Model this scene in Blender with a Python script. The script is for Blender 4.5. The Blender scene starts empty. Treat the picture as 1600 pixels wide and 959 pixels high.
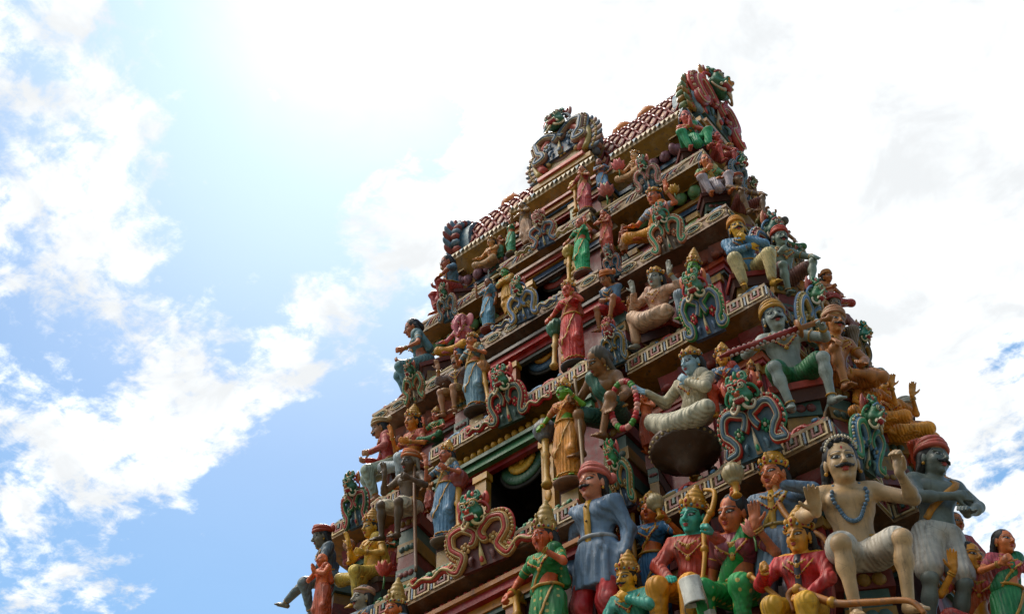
import bpy, math, random
import numpy as np
from mathutils import Vector, Matrix
random.seed(7); np.random.seed(7)
SC = bpy.context.scene; COL = SC.collection
RAD = math.radians; PI = math.pi

# ------------------------------------------------------------------ camera
F_PX = 2160.0                                   # focal length in pixels of the 1600 px wide photograph
def cam_axes(y, p, r):
    cy, sy, cp, sp, cr, sr = math.cos(y), math.sin(y), math.cos(p), math.sin(p), math.cos(r), math.sin(r)
    fw = np.array([sy*cp, cy*cp, sp]); rt = np.array([cy, -sy, 0.0]); up = np.cross(rt, fw)
    return cr*rt + sr*up, -sr*rt + cr*up, fw
RT, UP, FW = cam_axes(RAD(-37.767), RAD(48.839), RAD(-0.881))
CAM = np.array([0.0, 0.0, 1.6])
cd = bpy.data.cameras.new('camera'); cam = bpy.data.objects.new('camera', cd); COL.objects.link(cam)
cam.matrix_world = Matrix(((RT[0], UP[0], -FW[0], CAM[0]), (RT[1], UP[1], -FW[1], CAM[1]), (RT[2], UP[2], -FW[2], CAM[2]), (0, 0, 0, 1)))
cd.sensor_fit = 'HORIZONTAL'; cd.sensor_width = 36; cd.lens = F_PX/1600*36; cd.clip_start = 0.05; cd.clip_end = 3000
SC.camera = cam
def ray(px, py): return RT*(px-800) - UP*(py-479.5) + FW*F_PX
def at(px, py, x=None, y=None, z=None):         # the point of the place seen at a pixel of the photograph, on a known plane
    d = ray(px, py)
    s = (x-CAM[0])/d[0] if x is not None else (y-CAM[1])/d[1] if y is not None else (z-CAM[2])/d[2]
    return CAM + d*s
def proj(p):
    p = np.asarray(p, float) - CAM
    return np.array([800, 479.5]) + F_PX*np.array([p@RT, -(p@UP)])/(p@FW)
def unit(v): v = np.asarray(v, float); return v/np.linalg.norm(v)

# ------------------------------------------------------------------ light
SUN_DIR = unit(ray(585, -40))                   # the sun burns through the cloud just above the frame
SUN_EL = math.asin(SUN_DIR[2]); SUN_AZ = math.atan2(SUN_DIR[0], SUN_DIR[1])
SKY_STRENGTH, CLOUD_STRENGTH, SUN_STRENGTH, EXPOSURE = 0.110, 0.95, 4.6, 0.45
sd = bpy.data.lights.new('sun', 'SUN'); sd.energy = SUN_STRENGTH; sd.angle = RAD(0.6); sd.color = (1.0, 0.95, 0.86)
so = bpy.data.objects.new('sun', sd); COL.objects.link(so)
so.rotation_euler = Vector(-SUN_DIR).to_track_quat('-Z', 'Y').to_euler(); so.location = (0, 0, 60)
vs = SC.view_settings; vs.view_transform = 'Standard'; vs.look = 'None'; vs.gamma = 1; vs.use_curve_mapping = False; vs.exposure = EXPOSURE
SC.cycles.max_bounces = 5; SC.cycles.diffuse_bounces = 3; SC.cycles.glossy_bounces = 2

class NT:                                       # small node-tree helper
    def __init__(s, tree): s.t = tree; s.n = tree.nodes; s.l = tree.links
    def new(s, ty, **kw):
        n = s.n.new(ty)
        for k, v in kw.items(): setattr(n, k, v)
        return n
    def put(s, sock, v):
        if isinstance(v, bpy.types.NodeSocket): s.l.new(v, sock)
        elif v is not None: sock.default_value = v
    def m(s, op, a, b=None, c=None, clamp=False):
        n = s.new('ShaderNodeMath', operation=op, use_clamp=clamp)
        s.put(n.inputs[0], a); s.put(n.inputs[1], b); s.put(n.inputs[2], c)
        return n.outputs[0]
    def vm(s, op, a, b=None):
        n = s.new('ShaderNodeVectorMath', operation=op); s.put(n.inputs[0], a)
        if b is not None: s.put(n.inputs[1], b)
        return n.outputs['Value'] if op in ('DOT_PRODUCT', 'LENGTH') else n.outputs[0]
    def mr(s, v, a, b, c=0.0, d=1.0, smooth=True):
        n = s.new('ShaderNodeMapRange', interpolation_type='SMOOTHSTEP' if smooth else 'LINEAR')
        for i, q in enumerate((v, a, b, c, d)): s.put(n.inputs[i], q)
        return n.outputs[0]
    def mix(s, f, a, b, mode='MIX'):
        n = s.new('ShaderNodeMix', data_type='RGBA', blend_type=mode)
        s.put(n.inputs[0], f); s.put(n.inputs[6], a); s.put(n.inputs[7], b)
        return n.outputs[2]
    def noise(s, vec, scale, detail=4, rough=.55, dist=0.0):
        n = s.new('ShaderNodeTexNoise'); s.put(n.inputs['Vector'], vec)
        n.inputs['Scale'].default_value = scale; n.inputs['Detail'].default_value = detail
        n.inputs['Roughness'].default_value = rough; n.inputs['Distortion'].default_value = dist
        return n.outputs['Fac']
    def mapping(s, vec, scale=(1, 1, 1), rot=(0, 0, 0), loc=(0, 0, 0)):
        n = s.new('ShaderNodeMapping'); s.put(n.inputs[0], vec)
        n.inputs['Scale'].default_value = scale; n.inputs['Rotation'].default_value = rot; n.inputs['Location'].default_value = loc
        return n.outputs[0]

W = bpy.data.worlds.new('World'); SC.world = W; W.use_nodes = True
w = NT(W.node_tree); w.n.clear()
tc = w.new('ShaderNodeTexCoord'); D = w.vm('NORMALIZE', tc.outputs['Generated'])
sky = w.new('ShaderNodeTexSky', sky_type='NISHITA', sun_disc=False)
sky.sun_elevation = SUN_EL; sky.sun_rotation = SUN_AZ; sky.air_density = 1.25; sky.dust_density = 0.5; sky.ozone_density = 2.0
hs_ = w.new('ShaderNodeHueSaturation'); hs_.inputs['Saturation'].default_value = 1.24; hs_.inputs['Hue'].default_value = .488; w.l.new(sky.outputs[0], hs_.inputs['Color']); skyc = hs_.outputs[0]
sp = w.new('ShaderNodeSeparateXYZ'); w.put(sp.inputs[0], D)
zz = w.m('MAXIMUM', sp.outputs[2], 0.12)
cb = w.new('ShaderNodeCombineXYZ')
w.put(cb.inputs[0], w.m('DIVIDE', sp.outputs[0], zz)); w.put(cb.inputs[1], w.m('DIVIDE', sp.outputs[1], zz))
PV = cb.outputs[0]
base = w.noise(PV, 2.6, 6, .6, .35)
mid = w.noise(PV, 8.5, 7, .62, .45)
wisp = w.noise(w.mapping(PV, (2.2, 8.0, 1), (0, 0, RAD(52))), 2.0, 8, .62, .5)
fine = w.noise(PV, 27, 8, .66, .3)
cov = w.m('ADD', w.m('ADD', w.m('MULTIPLY', base, .36), w.m('MULTIPLY', mid, .66)), w.m('ADD', w.m('MULTIPLY', wisp, .40), w.m('MULTIPLY', fine, .50)))
cov = w.m('SUBTRACT', cov, .475)
# banks of cloud and clear gaps: direction, inner and outer angle (deg), weight
BANKS = [((60, 200), 2, 8, .10), ((250, 210), 1, 3, .03), ((310, 650), 1, 4.0, .15), ((90, 520), 2, 7, .08), ((150, 820), 1, 5, .10), ((340, 840), 0, 5, -.16), ((400, 900), 1, 6, -.08), ((400, 470), 1, 5, -.10), ((420, 80), 2, 7, -.10), ((330, 330), 1, 4, -.05),
         ((500, 760), 1, 5, -.22), ((545, 240), .5, 3, .11), ((500, 540), .5, 3.5, .11), ((640, 420), 1, 4, .12), ((600, 330), .3, 2.6, .07), ((545, 430), .3, 2.6, .07), ((480, 500), .3, 2.4, .06), ((450, 590), .2, 2.2, .05), ((1540, 470), 2, 6, -.02), ((980, 80), 5, 9.5, .40), ((1250, 300), 6, 12, .40), ((740, 330), 1, 4.5, .14),
         ((1480, 120), 4, 10, .22), ((1560, 400), 2, 6, .05), ((1580, 780), 2, 7, .13), ((1500, 560), 1, 4, .0), ((610, 130), 1, 5, -.12), ((440, 170), 1, 5, -.10), ((540, 330), .5, 3, -.05), ((560, 120), .5, 3, -.06)]
for (px, py), r0, r1, wt in BANKS:
    dv = unit(ray(px, py))
    cov = w.m('ADD', cov, w.m('MULTIPLY', w.mr(w.vm('DOT_PRODUCT', D, tuple(dv)), math.cos(RAD(r1)), math.cos(RAD(r0))), wt))
mask = w.mr(cov, .485, .66, .02, 1.0)
sun_dot = w.vm('DOT_PRODUCT', D, tuple(SUN_DIR))
glow = w.mr(sun_dot, math.cos(RAD(10)), 1.0, 0, 1)
glow2 = w.m('POWER', w.mr(sun_dot, math.cos(RAD(21)), 1.0, 0, 1, False), 2.0)
tone = w.mr(w.noise(PV, 9, 5, .6, .4), .35, .65, .72, 1.0)
KEY = unit((-.34, -.52, .90))                     # bright cloud bank added out of view as key light for the front
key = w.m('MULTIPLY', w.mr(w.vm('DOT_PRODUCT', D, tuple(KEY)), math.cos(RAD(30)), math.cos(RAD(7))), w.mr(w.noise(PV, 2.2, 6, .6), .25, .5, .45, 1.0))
bg1 = w.new('ShaderNodeBackground'); w.put(bg1.inputs[0], w.mix(w.m('MULTIPLY', glow2, .55), skyc, (5.2, 7.9, 8.6, 1))); bg1.inputs[1].default_value = SKY_STRENGTH
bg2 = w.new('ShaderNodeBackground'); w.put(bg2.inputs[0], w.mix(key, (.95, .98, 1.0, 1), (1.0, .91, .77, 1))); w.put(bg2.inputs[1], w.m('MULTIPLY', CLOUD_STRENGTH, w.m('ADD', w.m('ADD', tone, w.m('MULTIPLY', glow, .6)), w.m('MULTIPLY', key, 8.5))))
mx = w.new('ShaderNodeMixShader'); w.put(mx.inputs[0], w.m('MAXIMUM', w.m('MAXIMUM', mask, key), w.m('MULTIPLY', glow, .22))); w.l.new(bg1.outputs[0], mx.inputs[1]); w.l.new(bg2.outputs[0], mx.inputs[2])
wo = w.new('ShaderNodeOutputWorld'); w.l.new(mx.outputs[0], wo.inputs[0])

# ------------------------------------------------------------------ materials
def lin(h):
    h = h.lstrip('#'); c = [int(h[i:i+2], 16)/255 for i in (0, 2, 4)]
    return tuple(x/12.92 if x <= .04045 else ((x+.055)/1.055)**2.4 for x in c) + (1.0,)
FG = bpy.data.node_groups.new('face_paint', 'ShaderNodeTree')     # painted eyes, brows, lips and forehead mark of a statue
for nm in ('white', 'dark', 'lip', 'mark'): FG.interface.new_socket(nm, in_out='OUTPUT', socket_type='NodeSocketFloat')
g = NT(FG); go = g.new('NodeGroupOutput'); ga = g.new('ShaderNodeAttribute', attribute_name='hc')
gs = g.new('ShaderNodeSeparateXYZ'); g.l.new(ga.outputs['Vector'], gs.inputs[0])
gx = g.m('ABSOLUTE', gs.outputs[0]); gz = gs.outputs[2]; front = g.m('LESS_THAN', gs.outputs[1], -.045)
def ell_mask(cx, cz, rx, rz, tilt=0.0, soft=.12):
    dx = g.m('SUBTRACT', gx, cx); dz = g.m('SUBTRACT', g.m('SUBTRACT', gz, cz), g.m('MULTIPLY', dx, tilt))
    q = g.m('SQRT', g.m('ADD', g.m('POWER', g.m('DIVIDE', dx, rx), 2.0), g.m('POWER', g.m('DIVIDE', dz, rz), 2.0)))
    return g.m('MULTIPLY', g.mr(q, 1-soft, 1+soft, 1, 0), front)
eyew = ell_mask(.037, .004, .0200, .0072, .12); outl = ell_mask(.039, .0055, .027, .0128, .15); iris = ell_mask(.036, .0045, .0108, .0105)
bd = g.m('SUBTRACT', gx, .043); bz = g.m('SUBTRACT', gz, g.m('SUBTRACT', .040, g.m('MULTIPLY', g.m('POWER', bd, 2.0), 9.0)))
brow = g.m('MULTIPLY', g.m('MULTIPLY', g.mr(g.m('ABSOLUTE', bz), .0030, .0052, 1, 0), g.mr(g.m('ABSOLUTE', bd), .024, .034, 1, 0)), front)
inner = g.m('MULTIPLY', eyew, g.m('SUBTRACT', 1.0, iris))
dark = g.m('MAXIMUM', g.m('MULTIPLY', outl, g.m('SUBTRACT', 1.0, inner)), brow)
lipm = g.m('MAXIMUM', ell_mask(0, -.0665, .024, .0065), ell_mask(0, -.0785, .019, .0075))
for i, v in enumerate((inner, dark, lipm, ell_mask(0, .062, .006, .011))): g.l.new(v, go.inputs[i])

MATS = {}
def paint(hexcol, rough=.5, grime=.5, face=False, lip='#84402f', mark='#9c1f1a', metal=0.0, two=None, spots=None, cloth=False):
    key = (hexcol, rough, grime, face, lip, mark, metal, two, spots, cloth)
    if key in MATS: return MATS[key]
    m = bpy.data.materials.new('paint_' + hexcol.strip('#')); m.use_nodes = True; t = NT(m.node_tree)
    b = t.n['Principled BSDF']; o = t.new('ShaderNodeTexCoord').outputs['Object']
    c = lin(hexcol); gy = .3*c[0]+.55*c[1]+.15*c[2]; c = tuple(max(.004, (gy+(x-gy)*1.32)*.86*kk) for x, kk in zip(c[:3], (1.05, 1.0, .93)))+(1.0,)
    oi = t.new('ShaderNodeObjectInfo')
    vary = t.mr(oi.outputs['Random'], 0, 1, .86, 1.12, False)
    n1 = t.noise(o, 5.5, 6, .62); n2 = t.noise(t.mapping(o, (9, 9, 1.3)), 1.6, 5, .65, .3); n3 = t.noise(o, 55, 3, .6)
    col = t.mix(t.mr(n1, .42, .66), c, tuple(min(1, x*1.36+.016) for x in c[:3]) + (1,))
    if two: col = t.mix(t.mr(t.noise(t.mapping(o, (3, 3, 3)), 3.0, 3), .47, .53), col, lin(two))
    if spots:                                   # small printed motif on a cloth
        v = t.new('ShaderNodeTexVoronoi'); t.put(v.inputs['Vector'], o); v.inputs['Scale'].default_value = 13; v.inputs['Randomness'].default_value = .25
        col = t.mix(t.mr(v.outputs['Distance'], .20, .27, 1, 0), col, lin(spots))
    col = t.mix(1.0, col, (1, 1, 1, 1), 'MULTIPLY') if False else col
    fade = t.m('MULTIPLY', t.mr(t.noise(t.mapping(o, (1, 1, .6), (0, 0, 0), (3, 7, 1)), 2.4, 5, .7, .6), .50, .72), grime*.38)      # sun-bleached, chalky patches
    col = t.mix(fade, col, (.30, .265, .22, 1))
    hair_ = t.new('ShaderNodeTexVoronoi', feature='DISTANCE_TO_EDGE'); t.put(hair_.inputs['Vector'], t.mapping(o, (1, 1, 1))); hair_.inputs['Scale'].default_value = 6.5
    crack = t.m('MULTIPLY', t.m('MULTIPLY', t.mr(hair_.outputs['Distance'], .004, .014, 1, 0), t.mr(n1, .50, .60)), grime*.6)
    col = t.mix(crack, col, (.05, .04, .03, 1))
    hv = t.new('ShaderNodeHueSaturation'); t.put(hv.inputs['Value'], vary); t.put(hv.inputs['Color'], col); col = hv.outputs[0]
    streak = t.m('MULTIPLY', t.mr(n2, .52, .74), grime*.95)
    col = t.mix(streak, col, (.045, .038, .032, 1))
    blot = t.m('MULTIPLY', t.mr(t.noise(o, 13, 6, .7), .56, .70), grime*.7)
    col = t.mix(blot, col, (.07, .055, .042, 1))
    chip = t.m('MULTIPLY', t.mr(t.noise(o, 31, 4, .6), .70, .74), grime*.55)
    col = t.mix(chip, col, (.42, .38, .33, 1))
    if face:
        f = t.new('ShaderNodeGroup'); f.node_tree = FG
        col = t.mix(f.outputs[2], col, lin(lip)); col = t.mix(f.outputs[3], col, lin(mark))
        col = t.mix(f.outputs[0], col, (.38, .355, .31, 1)); col = t.mix(f.outputs[1], col, (.012, .010, .009, 1))
    t.put(b.inputs['Base Color'], col)
    t.put(b.inputs['Roughness'], t.mr(n1, .3, .7, rough-.1, rough+.18, False)); b.inputs['Metallic'].default_value = metal
    b.inputs['Specular IOR Level'].default_value = .42
    bp = t.new('ShaderNodeBump'); bp.inputs['Strength'].default_value = .28; bp.inputs['Distance'].default_value = .012
    hgt_ = t.m('ADD', t.m('MULTIPLY', n3, .5), n1)
    if cloth:                                   # modelled plaster folds
        wv = t.new('ShaderNodeTexWave', wave_type='BANDS', bands_direction='X'); t.put(wv.inputs['Vector'], t.mapping(o, (1, 1, .30), (0, .6, .5))); wv.inputs['Scale'].default_value = 9.5; wv.inputs['Distortion'].default_value = 5.5; wv.inputs['Detail'].default_value = 2; wv.inputs['Detail Scale'].default_value = .9
        hgt_ = t.m('ADD', hgt_, t.m('MULTIPLY', wv.outputs['Fac'], 2.4)); bp.inputs['Strength'].default_value = .32; bp.inputs['Distance'].default_value = .013
    t.put(bp.inputs['Height'], hgt_); t.l.new(bp.outputs[0], b.inputs['Normal'])
    MATS[key] = m
    return m
GOLD = '#a8803a'
def gold(): return paint(GOLD, .42, .75)

# ------------------------------------------------------------------ mesh helpers
class MB:
    def __init__(s): s.v = []; s.f = []; s.m = []; s.s = []
    def add(s, V, F, mi=0, smooth=False, M=None):
        o = len(s.v)
        if M is not None: V = [M @ Vector(p) for p in V]
        s.v.extend([tuple(p) for p in V]); s.f.extend([tuple(i+o for i in q) for q in F])
        s.m.extend([mi]*len(F)); s.s.extend([smooth]*len(F))
    def box(s, a, b, mi=0, M=None):
        (x0, y0, z0), (x1, y1, z1) = a, b
        s.add([(x0, y0, z0), (x1, y0, z0), (x1, y1, z0), (x0, y1, z0), (x0, y0, z1), (x1, y0, z1), (x1, y1, z1), (x0, y1, z1)],
              [(0, 3, 2, 1), (4, 5, 6, 7), (0, 1, 5, 4), (1, 2, 6, 5), (2, 3, 7, 6), (3, 0, 4, 7)], mi, False, M)
    def tube(s, P, r, mi=0, seg=8, flat=1.0, nrm=None, closed=False, M=None):
        # a tube along P; r a number or one per point; flat squeezes it along nrm
        P = [Vector(p) for p in P]; n = len(P); rr = r if hasattr(r, '__len__') else [r]*n
        V = []; F = []; prev = None
        for i, p in enumerate(P):
            a = P[i-1] if (i > 0 or closed) else p; b = P[(i+1) % n] if (i < n-1 or closed) else p
            t = (b-a)
            t = t.normalized() if t.length > 1e-9 else Vector((0, 0, 1))
            u = Vector(nrm) if nrm is not None else (prev if prev is not None else (Vector((0, 0, 1)) if abs(t.z) < .9 else Vector((1, 0, 0))))
            u = u - t*u.dot(t)
            u = u.normalized() if u.length > 1e-6 else t.orthogonal().normalized()
            prev = u; q = t.cross(u)
            for k in range(seg):
                an = 2*PI*k/seg; V.append(p + (u*math.cos(an)*flat + q*math.sin(an))*rr[i])
        m = n if closed else n-1
        for i in range(m):
            for k in range(seg):
                j = (i+1) % n; F.append((i*seg+k, j*seg+k, j*seg+(k+1) % seg, i*seg+(k+1) % seg))
        if not closed: F.append(tuple(range(seg))); F.append(tuple((n-1)*seg+k for k in reversed(range(seg))))
        s.add(V, F, mi, True, M)
    def lathe(s, prof, seg=16, mi=0, M=None, smooth=True, a0=0, a1=2*PI, wob=None):
        full = abs(a1-a0-2*PI) < 1e-6; c = seg if full else seg+1; V = []; F = []
        for r, z in prof:
            for k in range(c):
                a = a0+(a1-a0)*k/seg; q = r*(wob(a, z) if wob else 1); V.append((q*math.cos(a), q*math.sin(a), z))
        for i in range(len(prof)-1):
            for k in range(seg):
                k2 = (k+1) % c; F.append((i*c+k, i*c+k2, (i+1)*c+k2, (i+1)*c+k))
        s.add(V, F, mi, smooth, M)
    def ball(s, c, r, mi=0, seg=10, rings=6, M=None):
        r = (r, r, r) if not hasattr(r, '__len__') else r; V = []; F = []
        for i in range(rings+1):
            t = PI*i/rings
            for k in range(seg):
                a = 2*PI*k/seg; V.append((c[0]+r[0]*math.sin(t)*math.cos(a), c[1]+r[1]*math.sin(t)*math.sin(a), c[2]+r[2]*math.cos(t)))
        for i in range(rings):
            for k in range(seg): F.append((i*seg+k, (i+1)*seg+k, (i+1)*seg+(k+1) % seg, i*seg+(k+1) % seg))
        s.add(V, F, mi, True, M)
    def slab(s, poly, y0, y1, mi=0, M=None):      # polygon in x,z given thickness along y
        n = len(poly); V = [(x, y0, z) for x, z in poly]+[(x, y1, z) for x, z in poly]
        F = [tuple(range(n)), tuple(reversed(range(n, 2*n)))]+[(i, n+i, n+(i+1) % n, (i+1) % n) for i in range(n)]
        s.add(V, F, mi, False, M)
    def build(s, name, mats, parent=None, M=None):
        me = bpy.data.meshes.new(name); me.from_pydata(s.v, [], s.f)
        for m in (mats if isinstance(mats, (list, tuple)) else [mats]): me.materials.append(m)
        me.polygons.foreach_set('material_index', s.m); me.polygons.foreach_set('use_smooth', s.s); me.update()
        return link(name, me, parent, M)
def link(name, me, parent=None, M=None):
    o = bpy.data.objects.new(name, me); COL.objects.link(o)
    if parent is not None: o.parent = parent
    if M is not None: o.matrix_local = M
    return o
def empty(name, loc, rz=0, s=1.0, rx=0.0):
    o = bpy.data.objects.new(name, None); COL.objects.link(o); o.location = loc; o.rotation_euler = (rx, 0, rz); o.scale = (s, s, s); o.empty_display_size = .2
    return o
def tag(o, label=None, cat=None, group=None, kind=None):
    if label: o['label'] = label
    if cat: o['category'] = cat
    if group: o['group'] = group
    if kind: o['kind'] = kind
    return o
def smooth_path(P, n=6, closed=False):            # Catmull-Rom through P
    P = [np.array(p, float) for p in P]; out = []; N = len(P)
    for i in range(N if closed else N-1):
        a, b, c, d = P[(i-1) % N if closed else max(i-1, 0)], P[i], P[(i+1) % N], P[(i+2) % N if closed else min(i+2, N-1)]
        for k in range(n):
            t = k/n; out.append(.5*((2*b)+(c-a)*t+(2*a-5*b+4*c-d)*t*t+(3*b-a-3*c+d)*t**3))
    if not closed: out.append(P[-1])
    return out

# ------------------------------------------------------------------ implicit-surface sculpting
def rotm(yaw=0, pitch=0, roll=0):
    return np.array(Matrix.Rotation(yaw, 3, 'Z') @ Matrix.Rotation(pitch, 3, 'X') @ Matrix.Rotation(roll, 3, 'Y'))
def Cn(tag, a, b, r1, r2=None, k=.03, wr=None): return dict(t='C', tag=tag, a=np.array(a, float), b=np.array(b, float), r1=r1, r2=r1 if r2 is None else r2, k=k, wr=wr)
def El(tag, c, r, M=None, k=.03): return dict(t='E', tag=tag, c=np.array(c, float), r=np.array(r if hasattr(r, '__len__') else (r, r, r), float), M=M, k=k)
def Sk(tag, c0, c1, z0, z1, top, mid, bot, n=14, amp=.008, k=.03, ph=0.): return dict(t='K', tag=tag, c0=np.array(c0, float), c1=np.array(c1, float), z0=z0, z1=z1, top=top, mid=mid, bot=bot, n=n, amp=amp, k=k, ph=ph)
def pbox(p, e):
    if p['t'] == 'C':
        r = max(p['r1'], p['r2'])+e+(.01 if p['wr'] else 0); return np.minimum(p['a'], p['b'])-r, np.maximum(p['a'], p['b'])+r
    if p['t'] == 'E':
        r = p['r']+e
        if p['M'] is not None: r = np.sqrt(((p['M']*r[None, :])**2).sum(1))
        return p['c']-r, p['c']+r
    m = max(max(p['top']), max(p['mid']), max(p['bot']))+.02+e
    lo = np.minimum(p['c0'], p['c1'])-m; hi = np.maximum(p['c0'], p['c1'])+m; lo[2] = p['z1']-e; hi[2] = p['z0']+e
    return lo, hi
def pval(p, X, Y, Z, e):
    if p['t'] == 'C':
        a = p['a']; ba = p['b']-a; L2 = max(ba@ba, 1e-9); x, y, z = X-a[0], Y-a[1], Z-a[2]
        t = np.clip((x*ba[0]+y*ba[1]+z*ba[2])/L2, 0, 1); x = x-t*ba[0]; y = y-t*ba[1]; z = z-t*ba[2]
        d = np.sqrt(x*x+y*y+z*z)-(p['r1']+(p['r2']-p['r1'])*t+e)
        if p['wr']: amp, n, ph = p['wr']; d = d+amp*.38*np.sin(t*n*1.4+ph+16*(x+.6*z)+9*y+2.2*np.sin(t*9+14*x+ph))*(.45+.55*np.sin(9*x-13*y+7*z+ph*2+t*5))
        return d
    if p['t'] == 'E':
        x, y, z = X-p['c'][0], Y-p['c'][1], Z-p['c'][2]; r = p['r']+e
        if p['M'] is not None:
            M = p['M']; x, y, z = M[0, 0]*x+M[1, 0]*y+M[2, 0]*z, M[0, 1]*x+M[1, 1]*y+M[2, 1]*z, M[0, 2]*x+M[1, 2]*y+M[2, 2]*z
        k0 = np.sqrt((x/r[0])**2+(y/r[1])**2+(z/r[2])**2); k1 = np.sqrt((x/r[0]**2)**2+(y/r[1]**2)**2+(z/r[2]**2)**2)
        return k0*(k0-1)/np.maximum(k1, 1e-6)
    t = np.clip((p['z0']-Z)/(p['z0']-p['z1']), 0, 1); cx = p['c0'][0]+(p['c1'][0]-p['c0'][0])*t; cy = p['c0'][1]+(p['c1'][1]-p['c0'][1])*t
    def q(i): return np.where(t < .3, p['top'][i]+(p['mid'][i]-p['top'][i])*np.sin(np.minimum(t/.3, 1)*PI/2), p['mid'][i]+(p['bot'][i]-p['mid'][i])*np.clip((t-.3)/.7, 0, 1))+e
    rx, ry = q(0), q(1); x, y = X-cx, Y-cy; an = np.arctan2(y, x)
    d = (np.sqrt((x/rx)**2+(y/ry)**2)-1)*np.minimum(rx, ry)*.9
    d = d+p['amp']*np.sin(an*p['n']+p['ph']+1.5*np.sin(t*3+an))*np.clip(t*2.2, .15, 1)
    return np.maximum(np.maximum(d, Z-p['z0']), p['z1']-Z)
class Sculpt:
    def __init__(s, prims, h, fine=(), e=0.0, k=None, pad=.03):
        lo = np.min([pbox(p, e)[0] for p in prims], 0)-pad-2*h; hi = np.max([pbox(p, e)[1] for p in prims], 0)+pad+2*h
        s.ax = []
        for d in range(3):
            x = lo[d]; A = [x]
            iv = [(a[d], b[d], hf) for a, b, hf in fine]
            while x < hi[d]:
                st = min([h]+[hf for a, b, hf in iv if a <= x <= b]); x += st; A.append(x)
            s.ax.append(np.array(A, np.float32))
        s.d = np.full([len(a) for a in s.ax], 1.0, np.float32)
        for p in prims: s.add(p, e, k)
    def region(s, lo, hi):
        sl = []
        for d in range(3):
            i = max(np.searchsorted(s.ax[d], lo[d])-1, 0); j = min(np.searchsorted(s.ax[d], hi[d])+1, len(s.ax[d])); sl.append(slice(i, max(j, i+1)))
        return tuple(sl), s.ax[0][sl[0]][:, None, None], s.ax[1][sl[1]][None, :, None], s.ax[2][sl[2]][None, None, :]
    def add(s, p, e=0.0, k=None, cut=None):
        k = p['k'] if k is None else k
        lo, hi = pbox(p, e); sl, X, Y, Z = s.region(lo-k-.03, hi+k+.03)
        b = pval(p, X, Y, Z, e).astype(np.float32); a = s.d[sl]
        hh = np.clip(.5+.5*(a-b)/k, 0, 1); s.d[sl] = a+(b-a)*hh-k*hh*(1-hh)
    def carve(s, p, k=.01):
        lo, hi = pbox(p, 0); sl, X, Y, Z = s.region(lo-k-.03, hi+k+.03)
        b = -pval(p, X, Y, Z, 0).astype(np.float32); a = s.d[sl]
        hh = np.clip(.5+.5*(b-a)/k, 0, 1); s.d[sl] = a+(b-a)*hh+k*hh*(1-hh)
    def plane(s, n, p0):                          # keep the side n.(p-p0) < 0
        X, Y, Z = s.ax[0][:, None, None], s.ax[1][None, :, None], s.ax[2][None, None, :]
        s.d = np.maximum(s.d, (n[0]*(X-p0[0])+n[1]*(Y-p0[1])+n[2]*(Z-p0[2])).astype(np.float32))
    def warp(s, fn):
        X, Y, Z = s.ax[0][:, None, None], s.ax[1][None, :, None], s.ax[2][None, None, :]; s.d = s.d+fn(X, Y, Z).astype(np.float32)
    def val(s, p):
        i = [min(max(int(np.searchsorted(s.ax[d], p[d])), 1), len(s.ax[d])-1) for d in range(3)]
        i = [i[d]-1 if abs(s.ax[d][i[d]-1]-p[d]) < abs(s.ax[d][i[d]]-p[d]) else i[d] for d in range(3)]
        return s.d[i[0], i[1], i[2]]
    def out(s, c, d, mx=.6, step=.006):           # first exit of the surface going from c along d
        r = 0.0; c = np.asarray(c, float)
        while r < mx and s.val(c+d*r) < 0: r += step
        return c+d*r
    def mesh(s):
        V = s.d; S = V < 0; n = S.astype(np.int8)
        c = n[:-1, :-1, :-1]+n[1:, :-1, :-1]+n[:-1, 1:, :-1]+n[:-1, :-1, 1:]+n[1:, 1:, :-1]+n[1:, :-1, 1:]+n[:-1, 1:, 1:]+n[1:, 1:, 1:]
        act = (c > 0) & (c < 8); ii = np.argwhere(act); idx = np.full(act.shape, -1, np.int32); idx[act] = np.arange(len(ii))
        O = np.array([(i, j, k) for i in (0, 1) for j in (0, 1) for k in (0, 1)])
        vals = np.stack([V[ii[:, 0]+o[0], ii[:, 1]+o[1], ii[:, 2]+o[2]] for o in O], 1)
        acc = np.zeros((len(ii), 3)); cnt = np.zeros(len(ii))
        for p in range(8):
            for q in range(p+1, 8):
                if np.abs(O[p]-O[q]).sum() != 1: continue
                vp, vq = vals[:, p], vals[:, q]; m = (vp < 0) != (vq < 0)
                t = np.where(m, vp/np.where(m, vp-vq, 1), 0); acc += m[:, None]*(O[p]+t[:, None]*(O[q]-O[p])); cnt += m
        P = ii+acc/np.maximum(cnt, 1)[:, None]
        P = np.stack([np.interp(P[:, d], np.arange(len(s.ax[d])), s.ax[d]) for d in range(3)], 1)
        Q = []
        for d in range(3):
            a, b = (d+1) % 3, (d+2) % 3
            s0 = [slice(1, -1)]*3; s1 = [slice(1, -1)]*3; s0[d] = slice(0, -1); s1[d] = slice(1, None)
            A, B = S[tuple(s0)], S[tuple(s1)]; e = np.argwhere(A != B)
            if not len(e): continue
            off = np.ones(3, int); off[d] = 0; g0 = e+off; f = A[tuple(e.T)]
            ea = np.zeros(3, int); ea[a] = 1; eb = np.zeros(3, int); eb[b] = 1
            q = np.stack([idx[tuple((g0-ea-eb).T)], idx[tuple((g0-eb).T)], idx[tuple(g0.T)], idx[tuple((g0-ea).T)]], 1)
            q[~f] = q[~f][:, ::-1]; Q.append(q)
        Q = np.concatenate(Q) if Q else np.zeros((0, 4), int)
        return P, Q
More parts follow.
